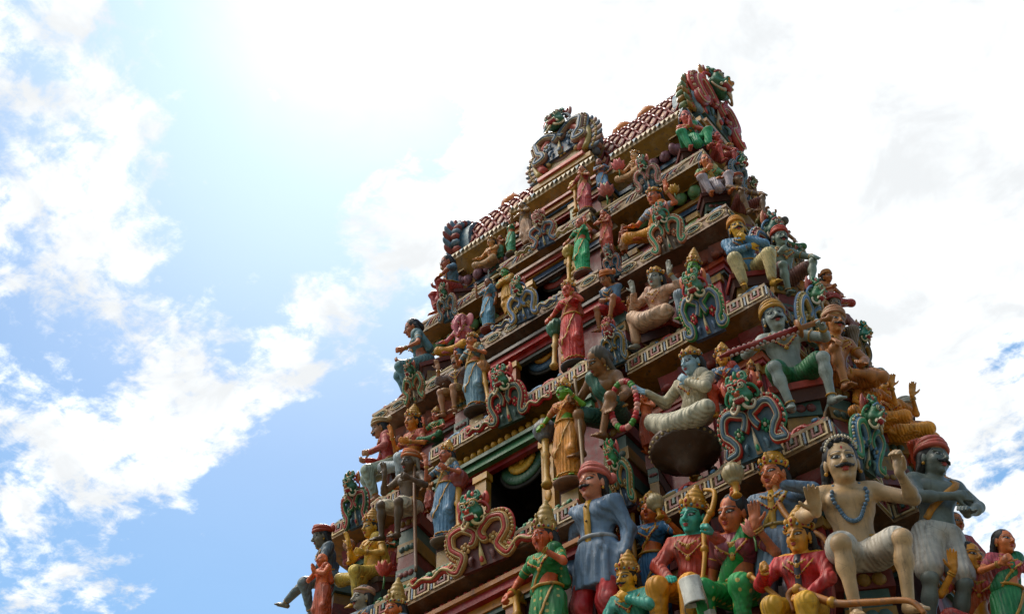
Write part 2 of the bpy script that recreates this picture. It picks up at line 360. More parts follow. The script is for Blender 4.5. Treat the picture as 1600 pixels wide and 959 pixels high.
def quads_mesh(name, P, Q, mats, mi=None):
    me = bpy.data.meshes.new(name); me.vertices.add(len(P)); me.vertices.foreach_set('co', np.asarray(P, np.float32).ravel())
    me.loops.add(len(Q)*4); me.loops.foreach_set('vertex_index', np.asarray(Q, np.int32).ravel())
    me.polygons.add(len(Q)); me.polygons.foreach_set('loop_start', np.arange(0, len(Q)*4, 4, dtype=np.int32))
    me.polygons.foreach_set('use_smooth', np.ones(len(Q), bool))
    for m in (mats if isinstance(mats, (list, tuple)) else [mats]): me.materials.append(m)
    if mi is not None: me.polygons.foreach_set('material_index', np.asarray(mi, np.int32))
    me.update(calc_edges=True)
    return me

# ------------------------------------------------------------------ the tower's levels, from the top ledge down
XC = -7.5                                        # the tower's axis
CORNER = [(-5.039, 10.908, 19.533), (-4.749, 10.627, 17.905), (-4.415, 10.252, 15.932), (-3.983, 9.855, 13.652), (-3.440, 9.312, 10.783), (-2.95, 8.85, 7.75)]
YM = CORNER[0][1]+.98
PROJ = [.15, .15, .15, .3, .55, .6]; CW = [.85, .85, 1.15, 1.25, 1.5, 1.7]; BAY = [1.0, 1.09, 1.35, 1.58, 1.89, 2.1]
def outline(i, inset=0.0, dp=0.0):
    x, y, z = CORNER[i]; h = x-XC-inset; yf = y+inset; hd = YM-yf; rec = .22; p = PROJ[i]+dp; b, c = BAY[i], CW[i]
    if b-c < .2: b = c+.2
    sb, sc, sp_, sr = hd*.60, hd*.42, .12+dp, .15
    fr = [(-h, yf), (-b, yf), (-b, yf+rec), (-c, yf+rec), (-c, yf-p), (c, yf-p), (c, yf+rec), (b, yf+rec), (b, yf), (h, yf)]
    rs = [(h, YM-sb), (h-sr, YM-sb), (h-sr, YM-sc), (h+sp_, YM-sc), (h+sp_, YM+sc), (h-sr, YM+sc), (h-sr, YM+sb), (h, YM+sb)]
    yb = 2*YM-yf
    ls = [(-a, b_) for a, b_ in reversed(rs)]
    return [(XC+a, b_) for a, b_ in fr+rs+[(h, yb), (-h, yb)]+ls]
def inset_poly(P, o):
    n = len(P); out = []
    for i in range(n):
        a, p, b = P[i-1], P[i], P[(i+1) % n]; q = [0, 0]
        for (s, e) in ((a, p), (p, b)):
            if abs(e[0]-s[0]) > abs(e[1]-s[1]): q[1] = p[1]+(o if e[0] > s[0] else -o)
            else: q[0] = p[0]+(-o if e[1] > s[1] else o)
        out.append(tuple(q))
    return out
def sweep(mb, P, prof, mi=0, skip=()):
    for (o0, z0), (o1, z1) in zip(prof, prof[1:]):
        A, B = inset_poly(P, o0), inset_poly(P, o1); n = len(P)
        V = [(x, y, z0) for x, y in A]+[(x, y, z1) for x, y in B]
        mb.add(V, [(k, n+k, n+(k+1) % n, (k+1) % n) for k in range(n) if k not in skip], mi)
def edges(P):                                     # the straight runs that face the street or the lane: length and frame
    for i in range(len(P)):
        a, b = P[i], P[(i+1) % len(P)]; dx, dy = b[0]-a[0], b[1]-a[1]; L = math.hypot(dx, dy)
        n = (dy/L, -dx/L)
        if n[1] < -.5 or n[0] > .5:
            u = (dx/L, dy/L)
            yield i, L, (lambda z, o=0.0, a=a, u=u, n=n: Matrix(((u[0], -n[0], 0, a[0]+n[0]*o), (u[1], -n[1], 0, a[1]+n[1]*o), (0, 0, 1, z), (0, 0, 0, 1))))

tower = tag(empty('temple_tower', (XC, YM, 0)), 'tall stepped temple gateway tower of painted tiers crowded with statues', 'tower')
TI = Matrix.Translation((-XC, -YM, 0))
def tpart(mb, name, mats, parent=None):
    return mb.build(name, mats, parent or tower, TI if parent is None else None)
PLASTER = '#8c7b66'
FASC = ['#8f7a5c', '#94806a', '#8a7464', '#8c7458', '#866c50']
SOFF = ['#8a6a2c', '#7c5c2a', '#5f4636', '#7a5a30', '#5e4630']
PETAL = ['#6e4a50', '#54704a', '#6e3b2a', '#7a2f22', '#6a2a1e']
for i in range(5):
    P = outline(i); z = CORNER[i][2]; mb = MB()
    mb.add([(x, y, z) for x, y in P], [tuple(range(len(P)))], 0)
    if i: sweep(mb, P, [(0, z), (0, z-.045), (.018, z-.05), (.018, z-.215), (0, z-.22), (0, z-.25)], 0)
    else: sweep(mb, P, [(0, z), (0, z-.09)], 0)
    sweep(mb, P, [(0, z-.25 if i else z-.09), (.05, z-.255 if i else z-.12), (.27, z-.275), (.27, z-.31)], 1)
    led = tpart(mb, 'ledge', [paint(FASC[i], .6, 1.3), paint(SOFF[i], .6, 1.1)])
    # relief on the fascia
    for e, L, fr in edges(P):
        if L < .12 or i == 0: continue
        rb = MB()
        M = fr(z); step = (.17, .24, .30, .25, .27)[i]; n = max(1, int(L/step)); st = L/n
        for k in range(n):
            c = (k+.5)*st; hw = st*.40; f = -.017
            if i >= 3:                            # nested U key pattern
                for q, (a, d, mi) in enumerate(((hw, .075, 0), (hw*.52, .055, 1))):
                    zt, zb = -.055-.01*q, -.212+.035*q; t = .02 if q == 0 else .022
                    rb.box((c-a, f+.018, zb), (c-a+t, f, zt), mi, M); rb.box((c+a-t, f+.018, zb), (c+a, f, zt), mi, M); rb.box((c-a+t, f+.018, zb), (c+a-t, f, zb+t), mi, M)
                rb.box((c-.014, f+.018, -.13), (c+.014, f-.004, -.06), 2, M)
                rb.box((c-st/2-.009, f+.019, -.2), (c-st/2+.009, f+.004, -.06), 3, M)
            elif i == 2:                          # ovals
                pts = [(c+hw*math.cos(t*PI/8), f+.01, -.13+.066*math.sin(t*PI/8)) for t in range(16)]
                rb.tube(pts, .012, 0, 5, closed=True, M=M); pts = [(c+hw*.55*math.cos(t*PI/6), f+.01, -.13+.036*math.sin(t*PI/6)) for t in range(12)]
                rb.tube(pts, .012, 2, 5, closed=True, M=M)
            else:                                 # scribbled leaves
                sg = 1 if k % 2 else -1
                for j in range(3):
                    x0 = c-hw+j*hw*.62; rb.tube([(x0, f+.01, -.19), (x0+.05*sg, f+.004, -.13), (x0+.09, f+.01, -.065)], [.006, .017, .005], (0, 3, 1)[(j+k) % 3], 5, M=M)
        tpart(rb, 'relief_border', [paint('#b8a482', .55, 1.0), paint(('#7a3a34', '#8a4038', '#7d3a32', '#7a2f28', '#6e2c26')[i], .5, .6), paint('#48605a', .5, .6), paint('#6f7f92', .5, .6)], led)
    # sloping painted frieze standing on the ledge, and the leaf garland of the lowest central ledge
    for e, L, fr in edges(P):
        if L < .45 or i == 0: continue
        fz = MB(); M = fr(z+.002, -.05) @ Matrix.Rotation(-.5, 4, 'X'); n = max(2, int(L/.34)); st = L/n; hz = .17 if i > 1 else .12
        fz.box((.10, .0, 0), (L-.10, .04, hz), 3, M)
        for k in range(n):
            c = .1+(k+.5)*(L-.2)/n; sg = 1 if k % 2 else -1; q = hz/.17
            if i == 4 and e == 4:
                for j in range(7): fz.ball((c+(j % 4-1.5)*.075, -.01-.01*(j % 2), hz*(.75 if j < 4 else .3)+.01*(j % 3)), (.036, .022, .040), (4, 4, 2)[j % 3], 6, 4, M)
                continue
            fz.tube(smooth_path([(c-.15*sg, -.01, .02*q), (c-.13*sg, -.02, .11*q), (c-.04*sg, -.02, .13*q), (c+.0*sg, -.02, .07*q), (c+.07*sg, -.02, .03*q), (c+.14*sg, -.01, .09*q)], 3), [.020, .024, .027, .03, .03, .03, .03, .03, .028, .026, .024, .022, .02, .018, .014, .01], (0, 1, 2, 4)[k % 4], 6, .6, (0, 1, 0), M=M)
            fz.ball((c+.09*sg, -.02, .13*q), (.035, .02, .03), (1, 2, 0)[k % 3], 7, 5, M); fz.ball((c-.07*sg, -.02, .05*q), (.03, .02, .025), (4, 0, 1)[k % 3], 7, 5, M)
        tpart(fz, 'painted_frieze', [paint('#64809c', .5, .5), paint('#a8504c', .5, .5), paint('#b3a78c', .5, .5), paint('#5a4f4a', .5, .6), paint('#3f7350', .5, .5)], led)
    # petals or tiles below the ledge
    Q = inset_poly(P, .27)
    for e, L, fr in edges(Q):
        pb = MB(); M = fr(z-.31); st = .21 if i < 3 else .28; n = max(1, int(round(L/st))); st = L/n
        for k in range(n):
            c = (k+.5)*st
            if i < 2: pb.ball((c, -.0, -.11), (st*.46, .07, .115), 0, 10, 6, M); pb.ball((c, -.045, -.12), (st*.2, .045, .07), 1, 8, 5, M)
            else:
                a = st*.48; V = [(c-a, -.05, 0), (c+a, -.02, 0), (c+a, .05, -.2), (c-a, .02, -.2), (c-a, .1, 0), (c+a, .1, 0), (c+a, .1, -.2), (c-a, .1, -.2)]
                pb.add(V, [(0, 3, 2, 1), (4, 5, 6, 7), (0, 1, 5, 4), (1, 2, 6, 5), (2, 3, 7, 6), (3, 0, 4, 7)], 0, False, M)
                pb.ball((c-a*.2, -.01, -.19), (a*.75, .055, .05), 0, 10, 5, M)
        tpart(pb, 'petal_row', [paint(PETAL[i], .5, .6), paint(('#8a6470', '#74866a', '#8a5a3a', '#8a4030', '#7a3a2a')[i], .5, .6)], led)

BAND = [(('#2f4456', '#7a5a2c', '#7c2f28'), '#5c2622'), (('#8a6428', '#22344a', '#3e2c24'), '#5a2420'), (('#9a4a22', '#7c2f22', '#3a3a30'), '#5c231c'), (('#2e4a34', '#8c4a24', '#7a261e'), '#5a1f1a'), (('#7a2a20', '#9a6a2a', '#2e3e34'), '#3c1a16')]
DOORZ = [(.0, 1.04), (0, 1.36), (0, 1.62), (0, 2.14), (0, 2.4)]
for i in range(5):
    zt = CORNER[i][2]-.31; zb = CORNER[i+1][2]; P = outline(i, .42, .22); mb = MB()
    dw = (.36, .42, .46, .52, .60)[i]; yw = P[4][1]
    sweep(mb, P, [(0, zt), (0, zb)], 0, skip=(4,))
    x0, x1 = XC-CW[i], XC+CW[i]; dz = zb+DOORZ[i][1]+.05
    for a, b, c, d in ((x0, XC-dw, zb, zt), (XC+dw, x1, zb, zt), (XC-dw, XC+dw, dz, zt)):
        mb.add([(a, yw, c), (b, yw, c), (b, yw, d), (a, yw, d)], [(0, 1, 2, 3)], 0)
    wall = tpart(mb, 'wall', [paint(BAND[i][1], .6, .8)])
    bb = MB()
    cols, hh = BAND[i][0], zt-.2
    for k, (o, a, b) in enumerate(((-.10, hh+.0, hh-.09), (-.07, hh-.093, hh-.19), (-.05, hh-.193, hh-.25))):
        sweep(bb, P, [(0.02, a), (o, a), (o, b), (0.02, b)], k)
    tpart(bb, 'moulding', [paint(c, .5, .6) for c in cols], wall)
    # pilasters on the bay walls
    for e, L, fr in edges(P):
        if L < .5 or e == 4: continue
        n = max(2, int(L/.75)+1)
        for k in range(n):
            pl = MB(); c = .10+(L-.2)*k/(n-1); M = fr(zb); ht = hh-.25-zb
            pl.box((c-.07, -.06, 0), (c+.07, .0, ht), 0, M); pl.box((c-.10, -.08, ht-.12), (c+.10, .0, ht-.004), 1, M); pl.box((c-.10, -.085, 0), (c+.10, 0, .14), 1, M)
            tpart(pl, 'pilaster', [paint(('#7a6a3a', '#8a3426', '#5f6a2e', '#8c2f24', '#77302a')[(i+k) % 5], .5, .6), paint('#8c6a34', .5, .6)], wall)
    # doorway
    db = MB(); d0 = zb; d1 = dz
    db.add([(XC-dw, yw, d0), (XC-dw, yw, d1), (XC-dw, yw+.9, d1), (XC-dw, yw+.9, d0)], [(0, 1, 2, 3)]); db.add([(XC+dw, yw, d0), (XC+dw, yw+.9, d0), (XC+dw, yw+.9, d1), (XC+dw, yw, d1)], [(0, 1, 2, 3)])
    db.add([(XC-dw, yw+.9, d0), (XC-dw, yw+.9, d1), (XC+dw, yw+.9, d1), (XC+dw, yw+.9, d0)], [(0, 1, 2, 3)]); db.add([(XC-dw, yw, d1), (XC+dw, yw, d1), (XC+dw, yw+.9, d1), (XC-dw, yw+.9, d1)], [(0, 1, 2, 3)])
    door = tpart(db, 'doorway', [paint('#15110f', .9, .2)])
    for sgn in (-1, 1):
        pl = MB(); c = XC+sgn*(dw-.02); h1 = dz-zb-.12
        pl.box((c-.085, yw-.10, zb), (c+.085, yw-.003, zb+h1), 0)
        for q in range(7):
            zq = zb+.25+(h1-.4)*q/7; pl.ball((c, yw-.105, zq), (.05, .02, (h1-.4)/18), 1, 8, 4)
        pl.box((c-.11, yw-.12, zb+h1-.1), (c+.11, yw-.002, zb+h1), 1); pl.box((c-.11, yw-.12, zb), (c+.11, yw-.002, zb+.16), 1)
        tpart(pl, 'pilaster', [paint(('#8a927c', '#9a7a48', '#8a5030', '#94703c', '#7a4a2a')[i], .5, .6), paint('#a8803c', .5, .6)], door)
    lb = MB(); lb.box((XC-CW[i]+.05, yw-.14, dz-.02), (XC+CW[i]-.05, yw-.004, dz+.07), 0); lb.box((XC-CW[i]+.02, yw-.18, dz+.073), (XC+CW[i]-.02, yw-.004, dz+.13), 1)
    tpart(lb, 'lintel', [paint(('#9a6a2c', '#8a3a26', '#93331f', '#3f6a48', '#8a3024')[i], .5, .5), paint(('#8a3a34', '#7a5a4a', '#3c3430', '#2c4a36', '#a06a2c')[i], .5, .5)], door)
    fb = MB(); zc = dz-.03; rr = dw*.72                 # lotus medallion hanging in the head of the opening
    for ring, (r, mi, n) in enumerate(((rr, 0, 16), (rr*.62, 1, 12))):
        for k in range(n):
            a = PI+PI*(k+.5)/n; fb.ball((XC+r*.72*math.cos(a), yw+.10-.03*ring, zc+r*.72*math.sin(a)), (r*.2, .03, r*.2), mi, 8, 5); fb.tube([(XC+r*.25*math.cos(a), yw+.10-.03*ring, zc+r*.25*math.sin(a)), (XC+r*.8*math.cos(a), yw+.10-.03*ring, zc+r*.8*math.sin(a))], [r*.05, r*.13], mi, 6, .4, (0, 1, 0))
    fb.lathe([(rr, 0), (rr*1.02, .02), (rr, .04), (0, .04)], 20, 2, Matrix.Translation((XC, yw+.15, zc)) @ Matrix.Rotation(PI/2, 4, 'X'), a0=PI, a1=2*PI)
    fb.ball((XC, yw+.07, zc-.02), (.05, .03, .05), 1, 8, 5)
    tpart(fb, 'lotus_medallion', [paint(('#6a2c2a', '#86403a', '#2c4458', '#2c4a32', '#3a2c28')[i], .5, .5), paint(('#7a3a3a', '#5a7888', '#b0823a', '#b08a48', '#7a5a30')[i], .5, .5), paint('#2a2622', .6, .5)], door)
    # rounded beads under the central ledge
    be = MB(); pc = outline(i)[4]; ypc = pc[1]+.16; zz_ = CORNER[i][2]-.37; n = int(2*CW[i]/.105)
    for k in range(n): be.ball((XC-CW[i]+(k+.5)*2*CW[i]/n, ypc, zz_), (.05, .06, .058), 0, 10, 6)
    be.box((XC-CW[i]+.04, ypc+.02, zz_-.11), (XC+CW[i]-.04, ypc+.25, zz_+.055), 1)
    tpart(be, 'bead_row', [paint(('#96453f', '#86605e', '#5a5a5c', '#a07c2c', '#7c2c22')[i], .45, .4), paint(('#7a5a2c', '#6a3a2a', '#5a2a22', '#2c4434', '#3a221c')[i], .5, .5)], led)

# scale-tiled little roofs that fill the recesses beside the central bay
def lattice(mb, fn, nu, nv, r, mleaf=1):
    for a in range(nu):
        for b in range(nv*2):
            u = (a+(.5 if b % 2 else 0))/nu; v = b/(nv*2)
            c, n = fn(u, v); l, _ = fn(u-.5/nu, v+.5/nv); rr, _ = fn(u+.5/nu, v+.5/nv)
            off = Vector(n)*.015
            mb.tube([Vector(c)+off, Vector(l)+off], r, 0, 5); mb.tube([Vector(c)+off, Vector(rr)+off], r, 0, 5)
            q, n2 = fn(u, v+.5/nv); q = Vector(q); t, _ = fn(u, v+.9/nv); d = (Vector(t)-q); s_ = (Vector(rr)-Vector(l))*.2
            o2 = Vector(n2)*.02
            mb.add([q-d*.55+o2*.5, q-d*.1+s_*1.1+o2*.5, q+d*.5+o2*.6, q-d*.1-s_*1.1+o2*.5, q+o2*1.2], [(0, 1, 4), (1, 2, 4), (2, 3, 4), (3, 0, 4)], mleaf)
for i in range(1, 5):
    x, y, z = CORNER[i]
    for sg in (-1, 1):
        mb = MB(); a, b = XC+sg*CW[i], XC+sg*(BAY[i]+.42)
        xa, xb = min(a, b), max(a, b); y0 = y+.02; y1 = y+.36; z0, z1 = z+.01, z+.36
        A = [(xa, y0, z0), (xb, y0, z0), (xb, y1, z1), (xa, y1, z1), (xa, y1, z0), (xb, y1, z0)]
        mb.add(A, [(0, 1, 2, 3), (0, 3, 4), (1, 5, 2)], 2)
        nn = unit((0, -(z1-z0), y1-y0))
        def fn(u, v): return ((xa+(xb-xa)*u, y0+(y1-y0)*v, z0+(z1-z0)*v), nn)
        lattice(mb, fn, 5, 2, .014)
        mb.tube([(xa, y0, z0+.01), (xb, y0, z0+.01)], .03, 3, 6)
        tpart(mb, 'scale_roof', [paint('#3c3836' if i == 1 else '#5a352c', .5, .5), paint('#8a7a68' if i != 2 else '#9a7458', .5, .5), paint('#4a2a24' if i > 1 else '#3a3a3e', .5, .5), paint('#8a7a58', .5, .6)])

# ------------------------------------------------------------------ crowning barrel roof
x1, y1, z1 = CORNER[0]; HW = x1-XC; RH = 1.74; RD = .66
def vault(v, sgn=-1): # v 0 at the eave, 1 at the ridge
    t = v*PI/2; return YM+sgn*RD*math.cos(t)**.85*(1+.0*v), z1+.02+RH*math.sin(t)**.95
mb = MB(); N = 14
for sgn in (-1, 1):
    V = []; 
    for k in range(N+1):
        yy, zz_ = vault(k/N, sgn); V += [(XC-HW+.12, yy, zz_), (XC+HW-.12, yy, zz_)]
    F = [(2*k, 2*k+1, 2*k+3, 2*k+2) for k in range(N)]
    mb.add(V, F if sgn < 0 else [q[::-1] for q in F], 2, True)
def vfn(u, v):
    v = min(max(v, 0.001), .999); yy, zz_ = vault(v); y2, z2 = vault(min(v+.02, 1.0)) if v < .97 else vault(v-.02)
    d = np.array([0, y2-yy, z2-zz_])*(1 if v < .97 else -1); n = unit((0, -d[2], d[1])); return (XC-HW+.14+(2*HW-.28)*u, yy, zz_), n
lattice(mb, vfn, 22, 5, .022)
mb.tube([(XC-HW+.15, YM, z1+.02+RH), (XC+HW-.15, YM, z1+.02+RH)], .07, 0, 8)
roof = tpart(mb, 'roof', [paint('#6e3026', .45, .4), paint('#b58f7c', .45, .5), paint('#5f2a24', .5, .5)])
P0 = outline(0)                       # toothed white fringe along the eave
for e, L, fr in edges(P0):
    fb = MB()
    n = max(1, int(L/.085)); st = L/n; M = fr(z1)
    for k in range(n): fb.add([(k*st, -.03, .03), ((k+.9)*st, -.03, .03), ((k+.45)*st, -.045, -.08), (k*st, .05, .035), ((k+.9)*st, .05, .035)], [(0, 2, 1), (0, 1, 4, 3)], k % 5 == 0, False, M)
    tpart(fb, 'eave_fringe', [paint('#c8bca8', .5, .4), paint('#7a8a94', .5, .4)], roof)
KAL = [(0, 0), (.15, .0), (.16, .04), (.10, .07), (.10, .09), (.19, .15), (.225, .24), (.19, .33), (.10, .37), (.11, .40), (.13, .42), (.05, .45), (.055, .48), (.03, .52), (.012, .62), (0, .64)]
for px in (1017, 975, 934, 800, 862):
    q = at(px, 195, y=YM); kb = MB(); kb.lathe(KAL, 18, 0, Matrix.Translation((q[0], YM, z1+RH+.02)))
    tpart(kb, 'finial', [paint('#b5761a', .3, .4)], roof)

# stone gateway below and the street, mostly below the picture
mb = MB(); P = outline(5)
mb.add([(x, y, CORNER[5][2]) for x, y in P], [tuple(range(len(P)))]); sweep(mb, P, [(0, 7.75), (0, 7.2), (.25, 6.8), (.25, 6.0), (-.1, 5.9), (-.1, 5.6), (.2, 5.4), (.2, .6), (-.15, .5), (-.15, -.05)])
tpart(mb, 'base', [paint('#8f8473', .7, .8)])
def ground(name, z, a, b, mat):
    g_ = MB(); g_.add([(a[0], a[1], z), (b[0], a[1], z), (b[0], b[1], z), (a[0], b[1], z)], [(0, 1, 2, 3)]); return tag(g_.build(name, mat), kind='structure')
ground('ground', 0.0, (-1500, -1500), (1500, 1500), paint('#4a4a40', .9, .3))
ground('road', .004, (-200, -8), (200, 5.5), paint('#403f3e', .9, .3))

# ------------------------------------------------------------------ lion-faced scroll ornaments
def off2(P, d):
    P = [np.array(p, float) for p in P]; out = []
    for i in range(len(P)):
        t = unit(P[min(i+1, len(P)-1)]-P[max(i-1, 0)]+1e-9); out.append(P[i]+d*np.array([-t[1], t[0]]))
    return out
def yali_head():
    pr = [El('h', (0, -.08, .72), (.15, .12, .13)), El('h', (0, -.18, .68), (.085, .09, .065), k=.05), El('h', (0, -.13, .60), (.10, .07, .07), k=.04)]
    for s in (-1, 1):
        pr += [El('h', (s*.085, -.17, .785), .062, k=.03), El('h', (s*.042, -.26, .70), .034, k=.02), El('h', (s*.12, -.13, .68), (.06, .06, .06), k=.04),
               Cn('h', (s*.03, -.20, .835), (s*.14, -.16, .86), .026, .02, .02), Cn('h', (s*.14, -.16, .86), (s*.19, -.10, .93), .02, .008, .02), Cn('h', (s*.05, -.225, .645), (s*.15, -.16, .66), .03, .018, .02)]
    s = Sculpt(pr, .017); return s.mesh()
YH = yali_head()
YCTRL = ([(.115, .33), (.055, .36), (.055, .46), (.14, .555), (.27, .585), (.385, .51), (.41, .38), (.345, .275), (.285, .18), (.315, .085), (.40, .05), (.455, .10), (.425, .155)])
YPATH2 = smooth_path([(.29, .42), (.23, .40), (.19, .31), (.16, .2), (.15, .1), (.19, .03)], 4)
def yali(label, M_or_loc, rz, s, cols, wide=1.0, tall=1.0, rx=0.0, parent=None, name='lion_ornament', tails=False, roll=0.0, group='lion faced scroll ornaments on the tower ledges', lite=False):
    face, rim, band, line, inner, ear = cols
    o = empty(name, M_or_loc, rz, s, rx); rg = random.Random(label+str(s)); J = lambda a: rg.uniform(-a, a)
    o.rotation_euler = (rx, roll, rz); o.scale = (s*wide, s, s*tall)
    if parent is None: tag(o, label, 'ornament', group)
    else: o.parent = parent
    mf = paint(face, .4, .6); mr_ = paint(rim, .4, .5); mb_ = paint(band, .4, .5); ml = paint(line, .45, .6); mi = paint(rg.choice(('#3f5460', '#5a3430', '#40524a', '#5c4a38', '#4a5a70')), .45, .6); me_ = paint(ear, .4, .5); wh = paint('#cfc4b0', .35, .4)
    ctrl = [(x+J(.028), z+J(.026)) for x, z in YCTRL]; flip = rg.random() < .4; lw = rg.uniform(.8, 1.25)
    h = link('face', quads_mesh('face', *YH, [mf]), o); fsx = rg.uniform(.88, 1.15); h.scale = (fsx, 1, 1); es = rg.uniform(.8, 1.25)
    for sg in (-1, 1):
        e = MB(); e.ball((sg*.080, -.215, .785), .027, 0, 12, 8); e.ball((sg*.080, -.234, .783), .0165, 1, 10, 6); e.tube([(sg*.080+.038*math.cos(a), -.212, .787+.034*math.sin(a)) for a in np.linspace(0, 2*PI, 12)[:-1]], .012, 2, 6, closed=True)
        e.build('eye', [wh, paint('#1a1614', .3, .1), ml], h)
        tk = MB(); tk.tube([(sg*.075, -.19, .635), (sg*.10, -.20, .59), (sg*.125, -.20, .57)], [.026, .018, .004], 0, 8); tk.build('tusk', wh, h)
        ea = MB(); ea.tube(smooth_path([(sg*.15, -.05, .78), (sg*.215, -.05, .84), (sg*(.235+.06*(es-1)), -.05, .84+.11*es), (sg*.215, -.04, .84+.16*es)], 3), [.03, .045, .055, .06, .058, .05, .04, .025, .012, .004][:10], 0, 8, .5, (0, 1, 0))
        ea.tube([(sg*.18, -.08, .83), (sg*.222, -.085, .93)], [.028, .02], 1, 6, .5, (0, 1, 0)); ea.build('ear', [me_, paint('#8a3430', .45, .4)], h)
        wk = MB(); wk.tube(smooth_path([(sg*.03, -.20, .56), (sg*.08, -.20, .50), (sg*.15, -.17, .50), (sg*.19, -.14, .56), (sg*.165, -.13, .605), (sg*.135, -.14, .585)], 3), [.026-.0009*k for k in range(16)], 0, 7, .7, (0, 1, 0)); wk.tube(smooth_path([(sg*.12, -.10, .83), (sg*.20, -.09, .80), (sg*.25, -.07, .72), (sg*.22, -.06, .66), (sg*.19, -.07, .69)], 3), [.028-.001*k for k in range(13)], 1, 7, .7, (0, 1, 0))
        wk.build('whisker', [ml, mb_], h)
        sc = MB(); pth = [np.array((sg*x, z)) for x, z in smooth_path(ctrl, 4)]; L3 = lambda Q, y: [(q[0], y, q[1]) for q in Q]
        n = len(pth); tp = [1-.45*max(0, (k-n*.72)/(n*.28)) for k in range(n)]
        sc.tube(L3(pth, -.045), [.066*t for t in tp], 1, 8, .7, (0, 1, 0))
        sc.tube(L3(off2(pth, .036*sg), -.086), [.009*t for t in tp], 2, 6); sc.tube(L3(off2(pth, -.036*sg), -.086), [.009*t for t in tp], 2, 6)
        sc.tube(L3(pth, -.088), [.030*lw*t for t in tp], 3 if flip else 0, 8, .6, (0, 1, 0))
        outer = off2(pth, .088*sg)
        for k in range(8, int(n*.86)): sc.ball((outer[k][0], -.035, outer[k][1]), (.024, .030, .024), 1 if k % 2 else 2, 7, 5)
        sc.tube(L3(off2(pth, .100*sg)[8:int(n*.86)], -.01), .024, 0, 6)
        for k in range(6): a = 2*PI*k/6+.3; sc.ball((sg*.215+.052*math.cos(a), -.05, .30+.06*math.sin(a)), (.030, .022, .032), 0 if flip else 1, 7, 5)
        sc.ball((sg*.215, -.07, .30), (.026, .024, .028), 2, 8, 5)
        sc.tube(smooth_path([(sg*.13, -.04, .16), (sg*.17, -.06, .11), (sg*.16, -.05, .03)], 3), [.028, .034, .036, .034, .03, .022, .012], 3, 7, .6, (0, 1, 0))
        sc.build('scroll', [mb_, mr_, ml, mi], o)
    if tails:     # long leafy tails lying along the ledge
        for sg in (-1, 1):
            tl = MB(); q = [(sg*.42, -.03, .06), (sg*.58, -.05, .15), (sg*.74, -.05, .08), (sg*.90, -.05, .13), (sg*1.04, -.04, .09), (sg*1.08, -.04, .17), (sg*1.0, -.04, .19)]
            tl.tube(smooth_path(q, 4), [.060-.0016*k for k in range(25)], 0, 8, .7, (0, 1, 0)); tl.tube(smooth_path([(x, y_-.045, z_) for x, y_, z_ in q], 4), [.022-.0006*k for k in range(25)], 2, 6)
            for k in range(6): tl.ball((sg*(.5+.1*k), -.02, .18-.012*k+.03*(k % 2)), (.04, .03, .035), (1, 3)[k % 2], 7, 5)
            tl.build('tail', [mb_, mr_, ml, mf], o)
    cr = MB()
    for k in range(5):
        a = (k-2)*.5; cr.ball((.075*math.sin(a)*1.5, -.13+.02*abs(k-2), .90+.055*math.cos(a)), (.034, .034, .05), k % 2, 8, 6)
    for sg in (-1, 1):
        cr.tube(smooth_path([(sg*.10, -.10, .86), (sg*.15, -.10, .93), (sg*.12, -.10, .99), (sg*.07, -.10, .97), (sg*.085, -.10, .93)], 3), [.030-.0012*k for k in range(13)], 0, 7, .8, (0, 1, 0)); cr.ball((sg*.15, -.09, .90), (.035, .03, .03), 1, 7, 5); cr.ball((sg*.03, -.22, .745), (.022, .03, .022), 1, 7, 5)
    cr.ball((0, -.09, .92), (.16, .05, .06), 0, 10, 6)
    cr.ball((0, -.15, .87), (.045, .03, .04), 1, 8, 6); cr.ball((0, -.10, .99), (.035, .035, .05), 0, 8, 6)
    cr.build('crest', [mf, me_], h)
    mz = MB(); mz.ball((0, -.225, .672), (.070, .060, .042), 0, 12, 8); [mz.ball((sg*.040, -.268, .690), (.026, .024, .022), 0, 8, 6) for sg in (-1, 1)]; mz.tube(smooth_path([(-.15, -.175, .80), (-.10, -.215, .835), (0, -.20, .815), (.10, -.215, .835), (.15, -.175, .80)], 3), .017, 1, 6)
    mz.build('muzzle', [me_, mr_], h)
    mo = MB(); mo.ball((0, -.205, .615), (.085, .05, .045), 0, 10, 6)
    for k in range(7): mo.box((-.078+.024*k, -.255, .615), (-.062+.024*k, -.22, .638), 1)
    mo.build('mouth', [paint('#86241e', .4, .3), wh], h)
    pn = MB(); pn.slab([(-.33, 0), (-.25, .18), (-.33, .30), (-.38, .42), (-.32, .54), (-.18, .60), (0, .66), (.18, .60), (.32, .54), (.38, .42), (.33, .30), (.25, .18), (.33, 0)], -.015, .06, 0)
    pn.tube([(0, -.02, .02), (0, -.05, .16), (0, -.05, .34)], [.05, .035, .004], 1, 7, .5, (0, 1, 0)); pn.ball((0, -.06, .08), (.03, .02, .045), 2, 8, 6)
    pass
    pn.build('panel', [mi, ml, mb_], o)
    return o

